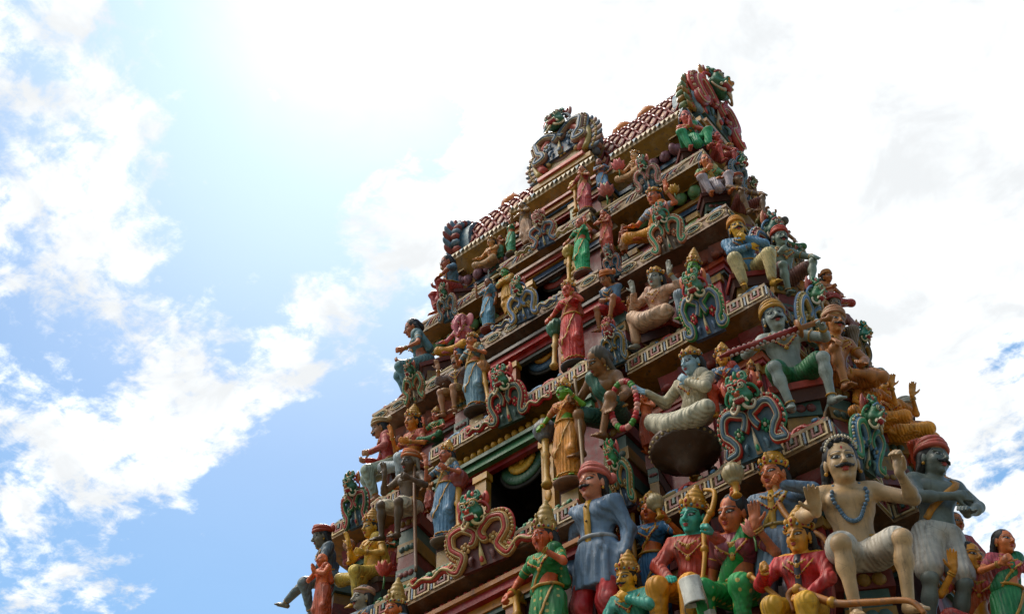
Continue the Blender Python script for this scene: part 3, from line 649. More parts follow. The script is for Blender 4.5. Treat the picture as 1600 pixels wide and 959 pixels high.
# horseshoe gables at the ends and the middle of the barrel roof
def gable(M, w, h, thick, side, rings, rimcol, facecols, fs):
    root = bpy.data.objects.new('gable', None); COL.objects.link(root); root.parent = tower; root.matrix_local = TI @ M
    R0 = .5*w; zc = h*.40
    def arc(r, y, n=26, a0=-.62, sq=1.14): return [(r*math.cos(a), y, zc+r*sq*math.sin(a)) for a in np.linspace(a0, PI-a0, n)]
    mb = MB(); a = arc(R0*.93, 0); mb.slab([(p[0], p[2]) for p in a], -.02, thick, 0)
    r = R0*.90
    for col, wd in rings:
        mb.tube(arc(r, -.045), wd, rings.index((col, wd))+1, 8, .9, (0, 1, 0)); r -= wd*1.75
    mb.lathe([(r*.98, 0), (r*.9, .03), (0, .03)], 24, len(rings)+1, Matrix.Translation((0, -.005, zc)) @ Matrix.Rotation(PI/2, 4, 'X'))
    for k in range(11): q = 2*PI*k/11; mb.ball((r*.5*math.cos(q), -.05, zc+r*.5*math.sin(q)), (r*.16, .03, r*.16), 1, 8, 5)
    mb.ball((0, -.06, zc), (r*.25, .04, r*.25), 2, 10, 6)
    mb.box((-R0*.95, -.10, -.04), (R0*.95, thick, .07), len(rings)+2); mb.box((-R0*.75, -.14, .073), (R0*.75, -.02, .15), 2); mb.box((-R0*1.0, -.06, -.12), (R0*1.0, thick*.9, -.043), 1)
    body = mb.build('arch', [paint(side, .45, .6)]+[paint(c, .45, .5) for c, _ in rings]+[paint('#5a3a22', .5, .5), paint('#8a6a34', .5, .6)], root)
    fes = {1: MB(), -1: MB()}
    for k, t in enumerate(np.linspace(-.50, PI+.50, 25)):
        if abs(t-PI/2) < .20: continue
        fe = fes[1 if t < PI/2 else -1]
        c, s_ = math.cos(t), math.sin(t); p = np.array((R0*.93*c, 0, zc+R0*1.06*s_)); d = np.array((c, 0, s_)); q = np.array((-s_, 0, c))*(1 if t < PI/2 else -1); L = R0*(.36-.10*abs(s_))
        fe.tube(smooth_path([p, p+d*L*.5+q*.02, p+d*L*.85+q*.05, p+d*L*.95+q*.11], 3), [.075*w/1.5*x for x in (1, 1.1, 1.2, 1.15, 1.0, .9, .8, .6, .4, .15)], k % 2, 7, .55, (0, 1, 0))
        for z_ in (-1, 1): fe.ball(p+d*L*.55+q*.02+np.array((0, -.03, 0))+z_*.025*np.array((-s_, 0, c)), (.03, .02, .03), 2, 6, 4)
        fe.ball(p+d*L*.35+np.array((0, .12, 0)), (.07, .10, .07), k % 2, 7, 5)
    for fe in fes.values(): fe.build('feather_rim', [paint(c, .5, .6) for c in rimcol], root)
    yl = yali('', (0, -.06, h-1.02*fs), 0, fs, facecols, parent=root, name='lion_mask')
    return root
RED_G = (('#6f8290', .065), ('#b08a6a', .05), ('#a04a44', .07), ('#b9a27c', .04))
gable(Matrix.Translation((XC+.16, CORNER[0][1]+.02, z1+.30)), 1.22, 1.66, .50, '#7a6034', (('#a08c58', .055), ('#a85a52', .075), ('#b9a27c', .035)), ('#5c6674', '#8a6a5a', '#8a7448'), ('#3f6450', '#8a6a5a', '#6f7a88', '#a89878', '#a06a4a', '#7a4a40'), 1.12)
gable(Matrix.Translation((XC+HW-.02, YM, z1+.08)) @ Matrix.Rotation(PI/2, 4, 'Z'), 1.36, 2.0, .34, '#4f6a7a', RED_G, ('#8a6a38', '#6a7a5c', '#9a4a3a'), ('#3f6a50', '#8a3a34', '#a04238', '#b09a80', '#7a6a40', '#b07a3a'), 1.5)
gable(Matrix.Translation((XC-HW+.02, YM, z1+.08)) @ Matrix.Rotation(-PI/2, 4, 'Z'), 1.50, 1.85, .34, '#55707e', RED_G, ('#5f7484', '#7a4038', '#56707c'), ('#3f6a50', '#8a3a34', '#a04238', '#b09a80', '#7a6a40', '#9a4a30'), 1.0)

# front ledges; (label, pixel of the base, pixel of the crest top, level, forward shift, palette, stretch, turn)
GR, RD_, PK, OC, BL, CR, TE, LG = '#2f6240', '#9c3a30', '#b0705e', '#b08446', '#5d7390', '#c0b296', '#3f7a6c', '#6f8a62'
Y_FRONT = [
 ('grey and pink lion scroll below the praying woman in the green wrap', (1017, 296), 240, 1, .10, (GR, '#8c7468', '#a0605c', '#b0a494', '#6f7c90', '#b06a58'), 1.05, 0),
 ('small cream and rose lion scroll left of the topmost doorway', (853, 384), 325, 1, .26, ('#8a5a48', '#a8665c', '#a89a70', '#b9ab94', '#6a7a90', '#a86a60'), 1.1, 0),
 ('white and rose lion scroll at the left tip of the highest statue ledge', (703, 500), 438, 1, .10, (GR, '#a48a74', '#9c5a52', '#b8ab98', '#5f7a74', '#a06a58'), .9, 0),
 ('salmon lion scroll with green spirals beside the orange robed goddess', (1050, 392), 312, 2, .12, ('#36684e', '#b47a62', '#3c7a5c', '#c0ae98', '#6d7f9c', '#b07060'), 1.0, 0),
 ('blue and cream lion scroll before the doorway between the blue and green sarees', (822, 500), 428, 2, .28, (GR, '#b09668', '#66789a', '#bcae8c', '#6a7896', '#a85a4c'), 1.2, 0),
 ('tan and green lion scroll below the woman in teal at the left edge', (651, 630), 556, 2, .10, ('#2f5c3e', '#b07c60', '#44704a', '#b09c80', '#6a7a88', '#a06048'), .85, 0),
 ('small blue and red tail scroll at the inner end of the orange goddess ledge', (962, 432), 378, 2, .10, ('#4a5a50', '#56708c', '#8c4a40', '#b0a28c', '#5a6f86', '#90604c'), .7, 0),
 ('large green rimmed lion scroll with red spirals under the green faced figure', (1110, 524), 412, 3, .14, ('#3c6a48', '#4a8656', '#a2352c', '#b8a888', '#7088a4', '#b87048'), 1.0, 0),
 ('bright red lion scroll before the doorway right of the woman with the club', (799, 660), 563, 3, .32, (GR, '#a23a2e', '#a8362c', '#b8a888', '#5c7a74', '#a84434'), 1.2, 0),
 ('green and red lion scroll at the feet of the red shirted man on the left', (560, 822), 728, 3, .10, ('#2c5c42', '#3f6a4c', '#963a34', '#b0a48c', '#4c6a5a', '#a06a40'), .9, 0),
 ('blue bodied red faced scroll left of the seated grey faced deity', (966, 568), 492, 3, .10, ('#8e3a2e', '#a88a50', '#566e90', '#b0a48e', '#5a7290', '#a84a3e'), .75, 0),
 ('large red rimmed lion scroll with green spirals beside the sword bearer', (1190, 712), 570, 4, .16, ('#316a4a', '#a8433a', '#2f6c4a', '#b8aa94', '#6f8aa4', '#a8553c'), 1.05, 0),
 ('biggest lion scroll, green face with red, blue and ochre coils before the lowest doorway', (758, 884), 756, 4, .60, ('#2e6a4c', '#a8835a', '#9a3c32', '#b9a47c', '#5a7898', '#b04a3a'), 1.45, 0),
 ('green faced pink maned scroll beside the white turbaned praying attendant', (978, 792), 676, 4, .12, ('#3a7c48', '#a88c60', '#2f6a50', '#b8a88c', '#6a8898', '#b05a52'), .72, 0),
]
for lab, (bx, by), ty, lv, fwd, cols, wide, turn in Y_FRONT:
    b = at(bx, by, y=CORNER[lv][1]-fwd); k = abs(proj(b+np.array([0, 0, .1]))[1]-proj(b)[1])*10
    up_ = np.array((math.sin(.28)*math.sin(turn+.1), -math.sin(.28)*math.cos(turn+.1), math.cos(.28))); k = abs(proj(b+up_*.1)[1]-proj(b)[1])*10
    hgt = abs(by-ty)/k
    yali(lab, b, turn+.1, hgt/1.13, cols, wide*(.64+.06*math.sin(by*3.1)), rx=.28, tails=wide > 1.08)
Y_SIDE = [
 ('blue and grey lion scroll high on the side face below the red skinned kneeler', (1150, 290), 244, 1, .10, (GR, '#6a7a88', '#56708a', '#a8a498', '#5f7488', '#a06a5c')),
 ('small brown and green lion scroll near the far end of the top side ledge', (1170, 318), 280, 1, .10, ('#4a5c3e', '#8a6a4c', '#7a4a3a', '#a89878', '#6a5a4a', '#946048')),
 ('blue crested lion scroll on the side ledge behind the white dhoti woman', (1192, 432), 340, 2, .10, ('#33584a', '#8c4a44', '#4c6a88', '#b0a490', '#7a3c3a', '#a86a50')),
 ('pink maned lion scroll with a blue shell coil behind the blue shirted man', (1262, 530), 440, 3, .10, ('#3a6644', '#9c8a5c', '#647c9c', '#b0a898', '#8c5058', '#b06a60')),
 ('green lion scroll with a dark jaw below the seated tan guard', (1352, 735), 620, 4, .12, ('#2f5c3c', '#5c7890', '#3a6c4c', '#a89c80', '#7c4a34', '#8c4a3a')),
 ('green ornament with ochre horns beyond the white turbaned guard', (1342, 575), 506, 3, .12, ('#2f6a58', '#a07a3c', '#46706a', '#a89878', '#5a6a74', '#a07a3a')),
 ('green tufted ornament behind the grey skinned man in the red cap', (1244, 432), 388, 2, .12, ('#32604c', '#80603c', '#3f6a58', '#a09070', '#5a5a4c', '#8c5a40')),
 ('dull brown ornament crowding the far edge of the third side ledge', (1280, 470), 430, 2, .12, ('#4c4a38', '#7a5a40', '#6a4436', '#988468', '#5a4a40', '#7a5a40')),
]
for lab, (bx, by), ty, lv, fwd, cols in Y_SIDE:
    b = at(bx, by, x=CORNER[lv][0]+fwd); k = abs(proj(b+np.array([0, 0, .1]))[1]-proj(b)[1])*10
    yali(lab, b, PI/2-.15, abs(by-ty)/k/1.15, cols, .58, rx=.25)

# ------------------------------------------------------------------ sculpted figures
def ik(a, w, l1, l2, hint):
    a, w = np.array(a, float), np.array(w, float); d = w-a; L = np.linalg.norm(d)
    if L > (l1+l2)*.985: w = a+d/L*(l1+l2)*.985; d = w-a; L = np.linalg.norm(d)
    L = max(L, abs(l1-l2)+.02); u = d/np.linalg.norm(d); c = (l1*l1+L*L-l2*l2)/(2*L); h = math.sqrt(max(l1*l1-c*c, 0))
    q = np.array(hint, float); q = q-u*(q@u); q = q/max(np.linalg.norm(q), 1e-6)
    return a+u*c+q*h, w
def hand(w, fdir, palm, side, kind, sc=1.12):
    u = unit(fdir); n = np.array(palm, float); n = n-u*(n@u); n = unit(n) if np.linalg.norm(n) > 1e-4 else unit(np.cross(u, (1, 0, .3)))
    s = np.cross(u, n)*side; pr = []; M = np.stack([s, u, n], 1)
    pr.append(El('hand', w+u*.045*sc, (.041*sc, .052*sc, .019*sc), M, .012))
    pr.append(Cn('hand', w-u*.01, w+u*.04*sc, .027, .026, .02))
    cu = dict(open=(.12, .15), relax=(.45, .55), fist=(1.45, 1.5), pray=(.04, .04), point=(1.4, 1.5), hook=(.9, 1.2))[kind]
    for i, (o, L) in enumerate(((.029, .068), (.010, .077), (-.010, .072), (-.028, .056))):
        c1, c2 = cu
        if kind == 'point' and i == 0: c1, c2 = .05, .05
        b = w+u*.086*sc+s*o*sc; d1 = math.cos(c1)*u+math.sin(c1)*n+(s*o*4 if kind == 'open' else 0); d2 = math.cos(c1+c2)*u+math.sin(c1+c2)*n+(s*o*4 if kind == 'open' else 0)
        m = b+d1*L*.55*sc; pr.append(Cn('hand', b-u*.02, m, .0125*sc, .0115*sc, .005)); pr.append(Cn('hand', m, m+d2*L*.5*sc, .0112*sc, .009*sc, .004))
    tb = w+u*.028*sc+s*.034*sc
    td = unit(.65*u+.75*s+.25*n) if kind in ('open', 'relax', 'point') else (unit(u+.25*s+.1*n) if kind == 'pray' else unit(.6*u+.45*s+.65*n))
    m = tb+td*.04*sc; pr.append(Cn('hand', tb-td*.015, m, .0155*sc, .0125*sc, .008)); pr.append(Cn('hand', m, m+unit(td+.5*u+(.5*n if kind in ('fist', 'hook') else 0))*.032*sc, .0125*sc, .0095*sc, .004))
    return pr, (w+u*.085*sc+n*.030*sc, s, u, n)
ARM = {  # hand target relative to the pelvis for the figure's left side (+x), elbow hint, hand, finger direction, palm
 'down': ((.27, -.04, -.06), (.3, .6, 0), 'relax', (.05, -.15, -1), (-1, 0, 0)),
 'hip': ((.20, -.06, .07), (1, .3, 0), 'relax', (-.7, -.5, -.3), (-.4, .6, -.5)),
 'bent': ((.20, -.30, .22), (.8, .5, -.6), 'hook', (-.2, -1, .25), (-.9, 0, .3)),
 'raise': ((.25, -.24, .44), (.7, .1, -1), 'open', (.08, -.12, 1), (0, -1, 0)),
 'high': ((.34, -.16, .58), (1, .1, -.7), 'open', (.1, -.1, 1), (-.2, -1, 0)),
 'give': ((.26, -.34, .14), (.8, .5, -.3), 'open', (.1, -.8, -.4), (0, -.5, .9)),
 'point': ((.16, -.30, .38), (.8, .2, -.8), 'point', (-.1, -.3, 1), (-.3, -.9, 0)),
 'pray': ((.018, -.22, .32), (1, .1, -.5), 'pray', (-.05, -.35, 1), (-1, 0, 0)),
 'mace': ((.36, -.14, .10), (.7, .6, .1), 'hook', (.1, -.75, -.45), (0, -.35, -.9)),
 'fold': ((-.06, -.19, .24), (1, -.2, -.6), 'relax', (-1, -.15, .2), (0, 1, 0)),
 'chest': ((.05, -.19, .36), (1, 0, -.5), 'hook', (-.6, -.3, .6), (-.3, .9, 0)),
 'hold': ((.23, -.33, .30), (.8, .4, -.7), 'fist', (-.1, -1, .2), (-1, 0, .1)),
 'grip': ((.28, -.26, .40), (.9, .2, -.8), 'fist', (-.2, -.6, .8), (-.9, -.3, 0)),
 'lap': ((.12, -.27, .06), (1, .3, .3), 'relax', (-.6, -.8, 0), (0, .2, -1)),
 'knee': ((.26, -.36, .20), (1, .3, .1), 'relax', (0, -1, -.4), (0, 0, -1)),
 'reach': ((.46, -.26, .34), (.5, .3, -.8), 'open', (.6, -.6, .4), (0, -.7, .7)),
 'back': ((.30, .12, .04), (.6, .8, .2), 'relax', (.1, -.3, -1), (-1, 0, 0)),
 'over': ((.22, -.34, .36), (1, -.3, -.3), 'fist', (-.6, -.3, .5), (-.3, -.7, 0)),
}
LEG = {  # knee hint and ankle target relative to the pelvis, toe direction, for the left side (+x)
 'stand': ((.1, -.82), (.3, -1, 0), (.10, 0, -.83), (.25, -1, 0)),
 'fold': (None, (1, -.35, .02), (-.05, -.30, -.07), (-.9, -.45, .0)),
 'hang': (None, (.15, -1, .3), (.13, -.42, -.44), (.1, -1, -.2)),
 'up': (None, (.45, -.6, 1), (.17, -.44, -.30), (.15, -1, -.1)),
 'wide': (None, (.40, -1, .55), (.19, -.42, -.44), (.3, -1, -.2)),
 'kneel': (None, (.35, -1, .3), (.16, .25, -.09), (.05, 1, 0)),
 'out': (None, (.4, -.3, 1), (.62, -.55, -.05), (.6, -.6, .5)),
 'step': (None, (.2, -1, .6), (.11, -.30, -.62), (.1, -1, -.1)),
}
LOG = []
def figure(label, base, top, plane, rz=0.0, pose='stand', legs=None, sex='m', skin='#b0684a', arms=('down', 'down'), wear=(), hair='#15110f', gear=None, gearcol=GOLD,
           head=(0, 0, 0), lean=.0, twist=0.0, stache=False, jewel=True, beads=None, belly=0.0, grp=None, plinth=None, rx=None, cut=None, kind='person', lip='#a03a34', garland=None, lod=1.0, hs=1.12, earl=True, roll=0.0, sizemul=1.0, noped=False):
    lv, ax, off = plane
    B = at(base[0], base[1], y=CORNER[lv][1]+off) if ax == 'y' else at(base[0], base[1], x=CORNER[lv][0]+off)
    lL, lR = legs or ((pose, pose) if pose != 'stand' else ('stand', 'stand'))
    zp = .90 if pose == 'stand' else (.62 if pose == 'step' else .11)
    H = zp+.635+.145*hs+{'crown': .145, 'tall': .22, 'turban': .06, None: 0, 'cap': .03, 'bun': .0, 'low': .07}.get(gear, .05)
    if rx is None: rx = .23 if pose == 'stand' else .37
    tx = None
    if isinstance(top, tuple): tx, top = top
    S = 1.0; hl = np.array((0, -math.sin(lean)*(H-zp)*.9, zp+(H-zp)*math.cos(lean)))
    for it in range(8):                           # size and sideways lean from the figure's height and head position
        ax_ = np.array(Matrix.Rotation(rz, 3, 'Z') @ Matrix.Rotation(roll, 3, 'Y') @ Matrix.Rotation(rx, 3, 'X') @ Vector(hl))
        q = proj(B+ax_*S); S *= (base[1]-top)/max(base[1]-q[1], 1e-3)
        if tx is not None:
            q = proj(B+ax_*S); ri = np.array(Matrix.Rotation(rz, 3, 'Z') @ Vector((1, 0, 0))); g_ = (proj(B+ax_*S+ri*.1)-q)[0]*10
            roll = min(max(roll+(tx-q[0])/g_/(H*S)*.8, -.30), .30)
    if tx is not None:
        ax_ = np.array(Matrix.Rotation(rz, 3, 'Z') @ Matrix.Rotation(roll, 3, 'Y') @ Matrix.Rotation(rx, 3, 'X') @ Vector(hl)); q = proj(B+ax_*S)
        u_ = np.array((1., 0, 0)) if ax == 'y' else np.array((0, 1., 0)); g_ = (proj(B+u_*.1)-proj(B))[0]*10; B = B+u_*(tx-q[0])/g_
    S *= sizemul
    root = empty('statue', B, rz, S, rx); root.rotation_euler = (rx, roll, rz); tag(root, label, 'statue', grp)
    ppm = F_PX*.64/np.linalg.norm(B-CAM)*S; h = min(max(1.15/ppm, .0105), .022)*lod
    hf = h*.5; P = np.array((0, 0, zp)); T = rotm(twist, lean); t = lambda x, y, z: P+T@np.array((x, y, z))
    fem = sex == 'f'; w_ = .88 if fem else 1.0; pr = []
    tor = [El('torso', t(0, 0, .02), (.155 if not fem else .165, .115, .115), T, .06), El('torso', t(0, -.012-belly*.4, .15), ((.128 if not fem else .108)+belly*.5, .098+belly, .14), T, .07),
           El('chest', t(0, 0, .33), (.168*w_, .112, .165), T, .06), Cn('chest', t(-.12*w_, .015, .455), t(.12*w_, .015, .455), .05, .05, .05)]
    for s in (-1, 1):
        tor.append(El('chest', t(s*.165*w_, 0, .425), .066*(.92 if fem else 1.08), None, .04))
        tor.append(El('chest', t(s*.078, -.082, .335), (.070, .066, .066), None, .025) if fem else El('chest', t(s*.075, -.078, .365), (.078, .042, .06), T, .03))
    pr += tor
    Hc = t(0, -.02, .615+.02*hs); Rh = T@rotm(*head) if lean < .5 else rotm(*head); hv = lambda v: Hc+Rh@(np.array(v, float)*hs)
    pr.append(Cn('neck', t(0, .012, .45), hv((0, .02, -.06)), .060 if not fem else .052, .052 if not fem else .046, .03))
    E = lambda c, r, k=.02: El('head', hv(c), np.array(r)*hs, Rh, k*hs)
    hd = [E((0, .015, .035), (.088, .106, .098)), E((0, -.02, -.035), (.073, .083, .098), .03), E((0, -.032, -.088), (.050, .055, .042), .03), E((0, -.082, -.112), (.022, .02, .018), .02)]
    for s in (-1, 1):
        hd += [E((s*.044, -.060, -.038), (.030, .030, .032), .025), Cn('head', hv((s*.014, -.094, .030)), hv((s*.062, -.072, .026)), .010*hs, .008*hs, .012), E((s*.037, -.083, .003), (.021, .014, .0125), .006),
               E((s*.090, .012, -.012), (.013, .024, .038), .008), E((s*.014, -.112, -.040), (.0115, .012, .010), .007)]
    if kind == 'elephant':
        hd = [E((0, .01, .03), (.12, .12, .12)), E((.05, -.06, .06), (.06, .06, .06), .03), E((-.05, -.06, .06), (.06, .06, .06), .03)]
        tp = smooth_path([hv(q) for q in ((0, -.10, 0), (0, -.15, -.10), (.01, -.15, -.22), (.05, -.15, -.31), (.11, -.18, -.33), (.14, -.21, -.29))], 4)
        for i in range(len(tp)-1): hd.append(Cn('head', tp[i], tp[i+1], .06-.0019*i, .06-.0019*(i+1), .02))
        for s in (-1, 1): hd += [E((s*.19, .03, 0), (.10, .022, .13), .02), E((s*.062, -.085, .015), (.017, .014, .017), .006)]
    else:
        hd += [Cn('head', hv((0, -.096, .014)), hv((0, -.127, -.032)), .0095*hs, .0155*hs, .012), E((0, -.105, -.0655), (.025, .011, .0065), .005), E((0, -.103, -.0785), (.020, .011, .0075), .005)]
    pr += hd
    arm = []; grips = {}
    for s, nm in ((1, arms[0]), (-1, arms[1])):
        if nm is None: continue
        a = ARM[nm] if isinstance(nm, str) else nm; m = np.array((s, 1, 1))
        sh = t(s*.185*w_, .0, .425); el_, wr = ik(sh, t(*(np.array(a[0])*m)), .275, .25, T@(np.array(a[1])*m))
        arm += [Cn('upper', sh, el_, .056 if not fem else .048, .043 if not fem else .037, .03), Cn('fore', el_, wr, .044 if not fem else .036, .029 if not fem else .025, .02)]
        if not fem: arm.append(El('fore', el_*.72+wr*.28+np.array((0, 0, -.004)), .046, None, .03))
        hp, gr = hand(wr, T@(np.array(a[3])*m), T@(np.array(a[4])*m), s, a[2]); arm += hp; grips[s] = (gr, sh, el_, wr)
    pr += arm
    leg = []; joints = {}
    for s, nm in ((1, lL), (-1, lR)):
        _, hint, tgt, toe = LEG[nm]; m = np.array((s, 1, 1)); hj = P+np.array((s*.092, 0, -.01 if zp < .5 else -.03))
        kn, an = ik(hj, P+np.array(tgt)*m, .43, .405, np.array(hint)*m)
        toe = unit(np.array(toe)*m); joints[s] = (hj, kn, an)
        leg += [Cn('thigh', hj, kn, .092 if not fem else .095, .060, .03), Cn('shin', kn, an, .057, .036, .02), El('shin', kn*.66+an*.34+np.array((0, .015, 0)), (.058, .058, .07), None, .04), El('shin', kn, .062, None, .02)]
        up = np.array((0, 0, 1.)); sd = np.cross(toe, up); sd = unit(sd) if np.linalg.norm(sd) > .1 else np.array((1., 0, 0))
        ball_ = an+toe*.13+np.array((0, 0, -.045 if abs(toe[2]) < .6 else 0)); leg += [Cn('foot', an-toe*.035+np.array((0, 0, -.035)), ball_, .036, .030, .03)]
        for q in range(5): leg.append(Cn('foot', ball_+sd*(.028-.014*q), ball_+toe*(.062-.006*abs(q-1))+sd*(.034-.017*q)*1.05+np.array((0, 0, -.008)), .0145 if q else .018, .0125, .006))
    pr += leg
    tops = [p for p in tor]
    # the body
    hb = (hv((0, 0, 0))-.19*hs, hv((0, 0, 0))+.19*hs, hf); fine = [hb]
    for s in grips: c = grips[s][0][0]; fine.append((c-.11, c+.09, h*.72))
    F = Sculpt(pr, h, fine)
    P_, Q_ = F.mesh()
    if cut is not None: pass
    body = quads_mesh('body', P_, Q_, [paint(skin, .42, .55, True, lip)])
    hc = (P_-Hc)@Rh/hs; far = (np.abs(hc) > (.16, .17, .17)).any(1) if kind == 'person' else np.ones(len(P_), bool); hc[far] = (0, 9, 0)
    body.attributes.new('hc', 'FLOAT_VECTOR', 'POINT').data.foreach_set('vector', hc.astype(np.float32).ravel())
    link('body', body, root)
    if kind == 'elephant':
        eb = MB()
        for s in (-1, 1): eb.ball(hv((s*.062, -.098, .015)), (.010, .006, .010), 0, 8, 5); eb.tube([hv((s*.05, -.11, -.07)), hv((s*.08, -.17, -.09)), hv((s*.09, -.2, -.07))], [.018, .015, .006], 1, 8)
        eb.build('eyes_and_tusks', [paint('#14100e', .3, .2), paint('#cfc4b0', .4, .3)], root)
    def garment(name, prims, col, e, kk=None, planes=(), fn=None, two=None, spots=None, hh=None):
        if not prims: return None
        s = Sculpt(prims, hh or h*1.05, (), e, kk)
        if fn: s.warp(fn)
        for n, p in planes: s.plane(n, p)
        P2, Q2 = s.mesh()
        if len(Q2) == 0: return None
        link(name, quads_mesh(name, P2, Q2, [paint(col, .5, .7, two=two, spots=spots, cloth=True)]), root); return s
    fold = lambda a, f: (lambda X, Y, Z: a*np.sin(f*(X*.6+Z)+6*np.sin(7*X+5*Z))*np.sin(f*.35*(X-.7*Z)+1.3))
    ups = [p for p in arm if p['tag'] == 'upper']; fores = [p for p in arm if p['tag'] == 'fore' and p['t'] == 'C']
    seated = pose != 'stand'; skirt = None; neckcut = [((0, -.25, .97), t(0, -.08, .47))]
    waist = t(0, 0, .10)
    for wname, col, *ex in wear:
        sp_ = ex[0] if ex else None
        if wname == 'blouse':
            u2 = [Cn('s', p['a'], p['a']*.4+p['b']*.6, p['r1'], p['r2']*1.05, .03) for p in ups]
            garment('blouse', [p for p in tor if p['tag'] == 'chest']+u2, col, .013, None, neckcut+[((0, 0, -1), t(0, 0, .21))], fold(.003, 40), spots=sp_)
        elif wname in ('shirt', 'tunic', 'robe'):
            sl = ups+(fores if wname != 'shirt' or sp_ == 'long' else [])
            q = list(tor)+[dict(p) for p in sl]
            if wname == 'tunic' and not seated: q.append(Sk('k', P+(0, 0, 0), P+(0, -.01, 0), zp+.12, zp-.30, (.14, .11), (.19, .145), (.23, .175), 13, .009, .03))
            if wname == 'robe': q += [dict(p) for p in leg if p['tag'] in ('thigh',)]
            garment(wname, q, col, .017, .04, neckcut, fold(.0045, 34))
        elif wname in ('saree', 'dhoti') and not seated:
            a1, a2 = joints[1][2], joints[-1][2]; bt = (a1+a2)/2; zb = min(a1[2], a2[2])+(-.03 if wname == 'saree' else .10)
            skirt = garment('skirt' if wname == 'saree' else 'dhoti', [Sk('k', P, np.array((bt[0], bt[1]-.01, 0)), zp+.11, zb, (.13, .112), (.178, .142), (.165, .145), 17, .011, .03)]+[p for p in leg if p['tag'] in ('thigh', 'shin')], col, .012, .03, [((0, 0, -1), (0, 0, zb)), ((0, 0, 1), (0, 0, zp+.12))], spots=sp_)
        elif wname == 'shorts':
            q = [El('p', P+(0, 0, .0), (.165, .13, .12))]+[Cn('s', joints[s][0], joints[s][0]*.22+joints[s][1]*.78, .115, .105, .04, (.006, 26, s)) for s in (1, -1)]
            skirt = garment('shorts', q, col, .0, None, [((0, 0, 1), (0, 0, zp+.11))])
        elif wname in ('saree', 'dhoti', 'trousers'):
            q = [El('p', P+(0, .0, .0), (.18, .15, .11))]
            for s in (1, -1):
                hj, kn, an = joints[s]; q += [Cn('l', hj, kn, .105, .082, .05, (.006, 24, s)), Cn('l', kn, kn*.12+an*.88, .080, .062 if wname != 'trousers' else .055, .04, (.0055, 30, s*2)), El('l', kn, .085, None, .05)]
            if wname != 'trousers':
                m = (joints[1][1]+joints[-1][1])/2; q.append(El('f', P*.45+m*.55+np.array((0, 0, -.06)), (.17, .16, .055), None, .08))
                m2 = (joints[1][2]+joints[-1][2])/2
                if m2[2] < zp-.25: q.append(Cn('f', P*.4+m*.6, m2+np.array((0, .05, .1)), .09, .10, .09, (.008, 30, 0)))
            skirt = garment('trousers' if wname == 'trousers' else 'dhoti', q, col, .0, .05, [((0, 0, 1), (0, 0, zp+.11))], fold(.004, 30), spots=sp_)
        elif wname == 'lapcloth':
            m = (joints[1][1]+joints[-1][1])/2
            garment('lap_cloth', [El('f', P*.3+m*.7+np.array((0, .02, -.02)), (.36, .17, .085), None, .08), El('f', P*.2+m*.8+np.array((0, -.05, -.10)), (.34, .14, .12), None, .08), Cn('f', joints[-1][1], m+np.array((-.05, -.10, -.12)), .10, .12, .08), Cn('f', joints[1][1], m+np.array((.1, -.08, -.1)), .10, .12, .08)], col, .0, .07, (), lambda X, Y, Z: .0045*np.sin(62*X+10*Y+3*np.sin(9*Z+11*X))*np.ones_like(Z))
        elif wname == 'pants':
            q = [El('p', P, (.145, .11, .10))]+[Cn('l', joints[s][0], joints[s][1], .108, .092, .04, (.006, 30, s)) for s in (1, -1)]+[Cn('l', joints[s][1], joints[s][2]+np.array((0, 0, .06)), .098, .062, .03, (.006, 34, s)) for s in (1, -1)]
            garment('trousers', q, col, 0, None, [((0, 0, 1), (0, 0, zp-.24 if pose == 'stand' and any(a_[0] == 'tunic' for a_ in wear) else zp+.1))])
        elif wname in ('drape', 'drapeR'):
            s = -1 if wname == 'drapeR' else 1
            q = [Cn('d', t(s*.12, -.02, .47), t(s*.02, -.045, .32), .085, .095, .04, (.004, 40, 0)), Cn('d', t(s*.02, -.045, .32), t(-s*.10, -.01, .08), .095, .095, .04, (.004, 40, 1)), Cn('d', t(s*.13, .03, .47), t(s*.13, .10, .15), .05, .07, .04, (.004, 40, 1))]
            garment('drape', q, col, .0, None, (), spots=sp_)
        elif wname == 'sash':
            mb = MB(); pts = [F.out(t(0, 0, .44-.38*u), T@unit((.155*(1-2*u)*1.1, -.11, 0)), .4)+T@np.array((0, -.012, 0)) for u in np.linspace(0, 1, 12)]
            mb.tube(pts, .030, 0, 6, .35, (0, 1, 0)); mb.build('sash', paint(col, .45, .6), root)
        elif wname == 'belt':
            mb = MB(); pts = []
            for an in np.linspace(0, 2*PI, 30, endpoint=False):
                d_ = T@np.array((math.cos(an), math.sin(an), 0)); pts.append(F.out(t(0, 0, .13), d_, .24)+d_*.024)
            mb.tube(pts, .020, 0, 6, closed=True); mb.build('belt', paint(col, .42, .6), root)
        elif wname == 'placket':
            mb = MB(); zz0 = .46; Fg = F
            pts = [F.out(t(0, .0, zz0-u*.72), np.array((0, -1, 0)), .4)+np.array((0, -.022-(.05*max(0, u-.55)), 0)) for u in np.linspace(0, 1, 12)]
            mb.tube(pts, .034, 0, 6, .3, (0, 1, 0)); 
            for p in pts[1:9:2]: mb.ball(p+np.array((0, -.014, 0)), .011, 1, 7, 5)
            mb.build('placket', [paint(col, .42, .6), paint('#5a4626', .4, .5)], root)
    # gold borders, belt and jewellery
    gm = gold(); gms = [gm, paint('#7c2a24', .35, .3)]; jb = MB()
    def flush(nm):
        nonlocal jb
        if jb.v: jb.build(nm, gms, root)
        jb = MB()
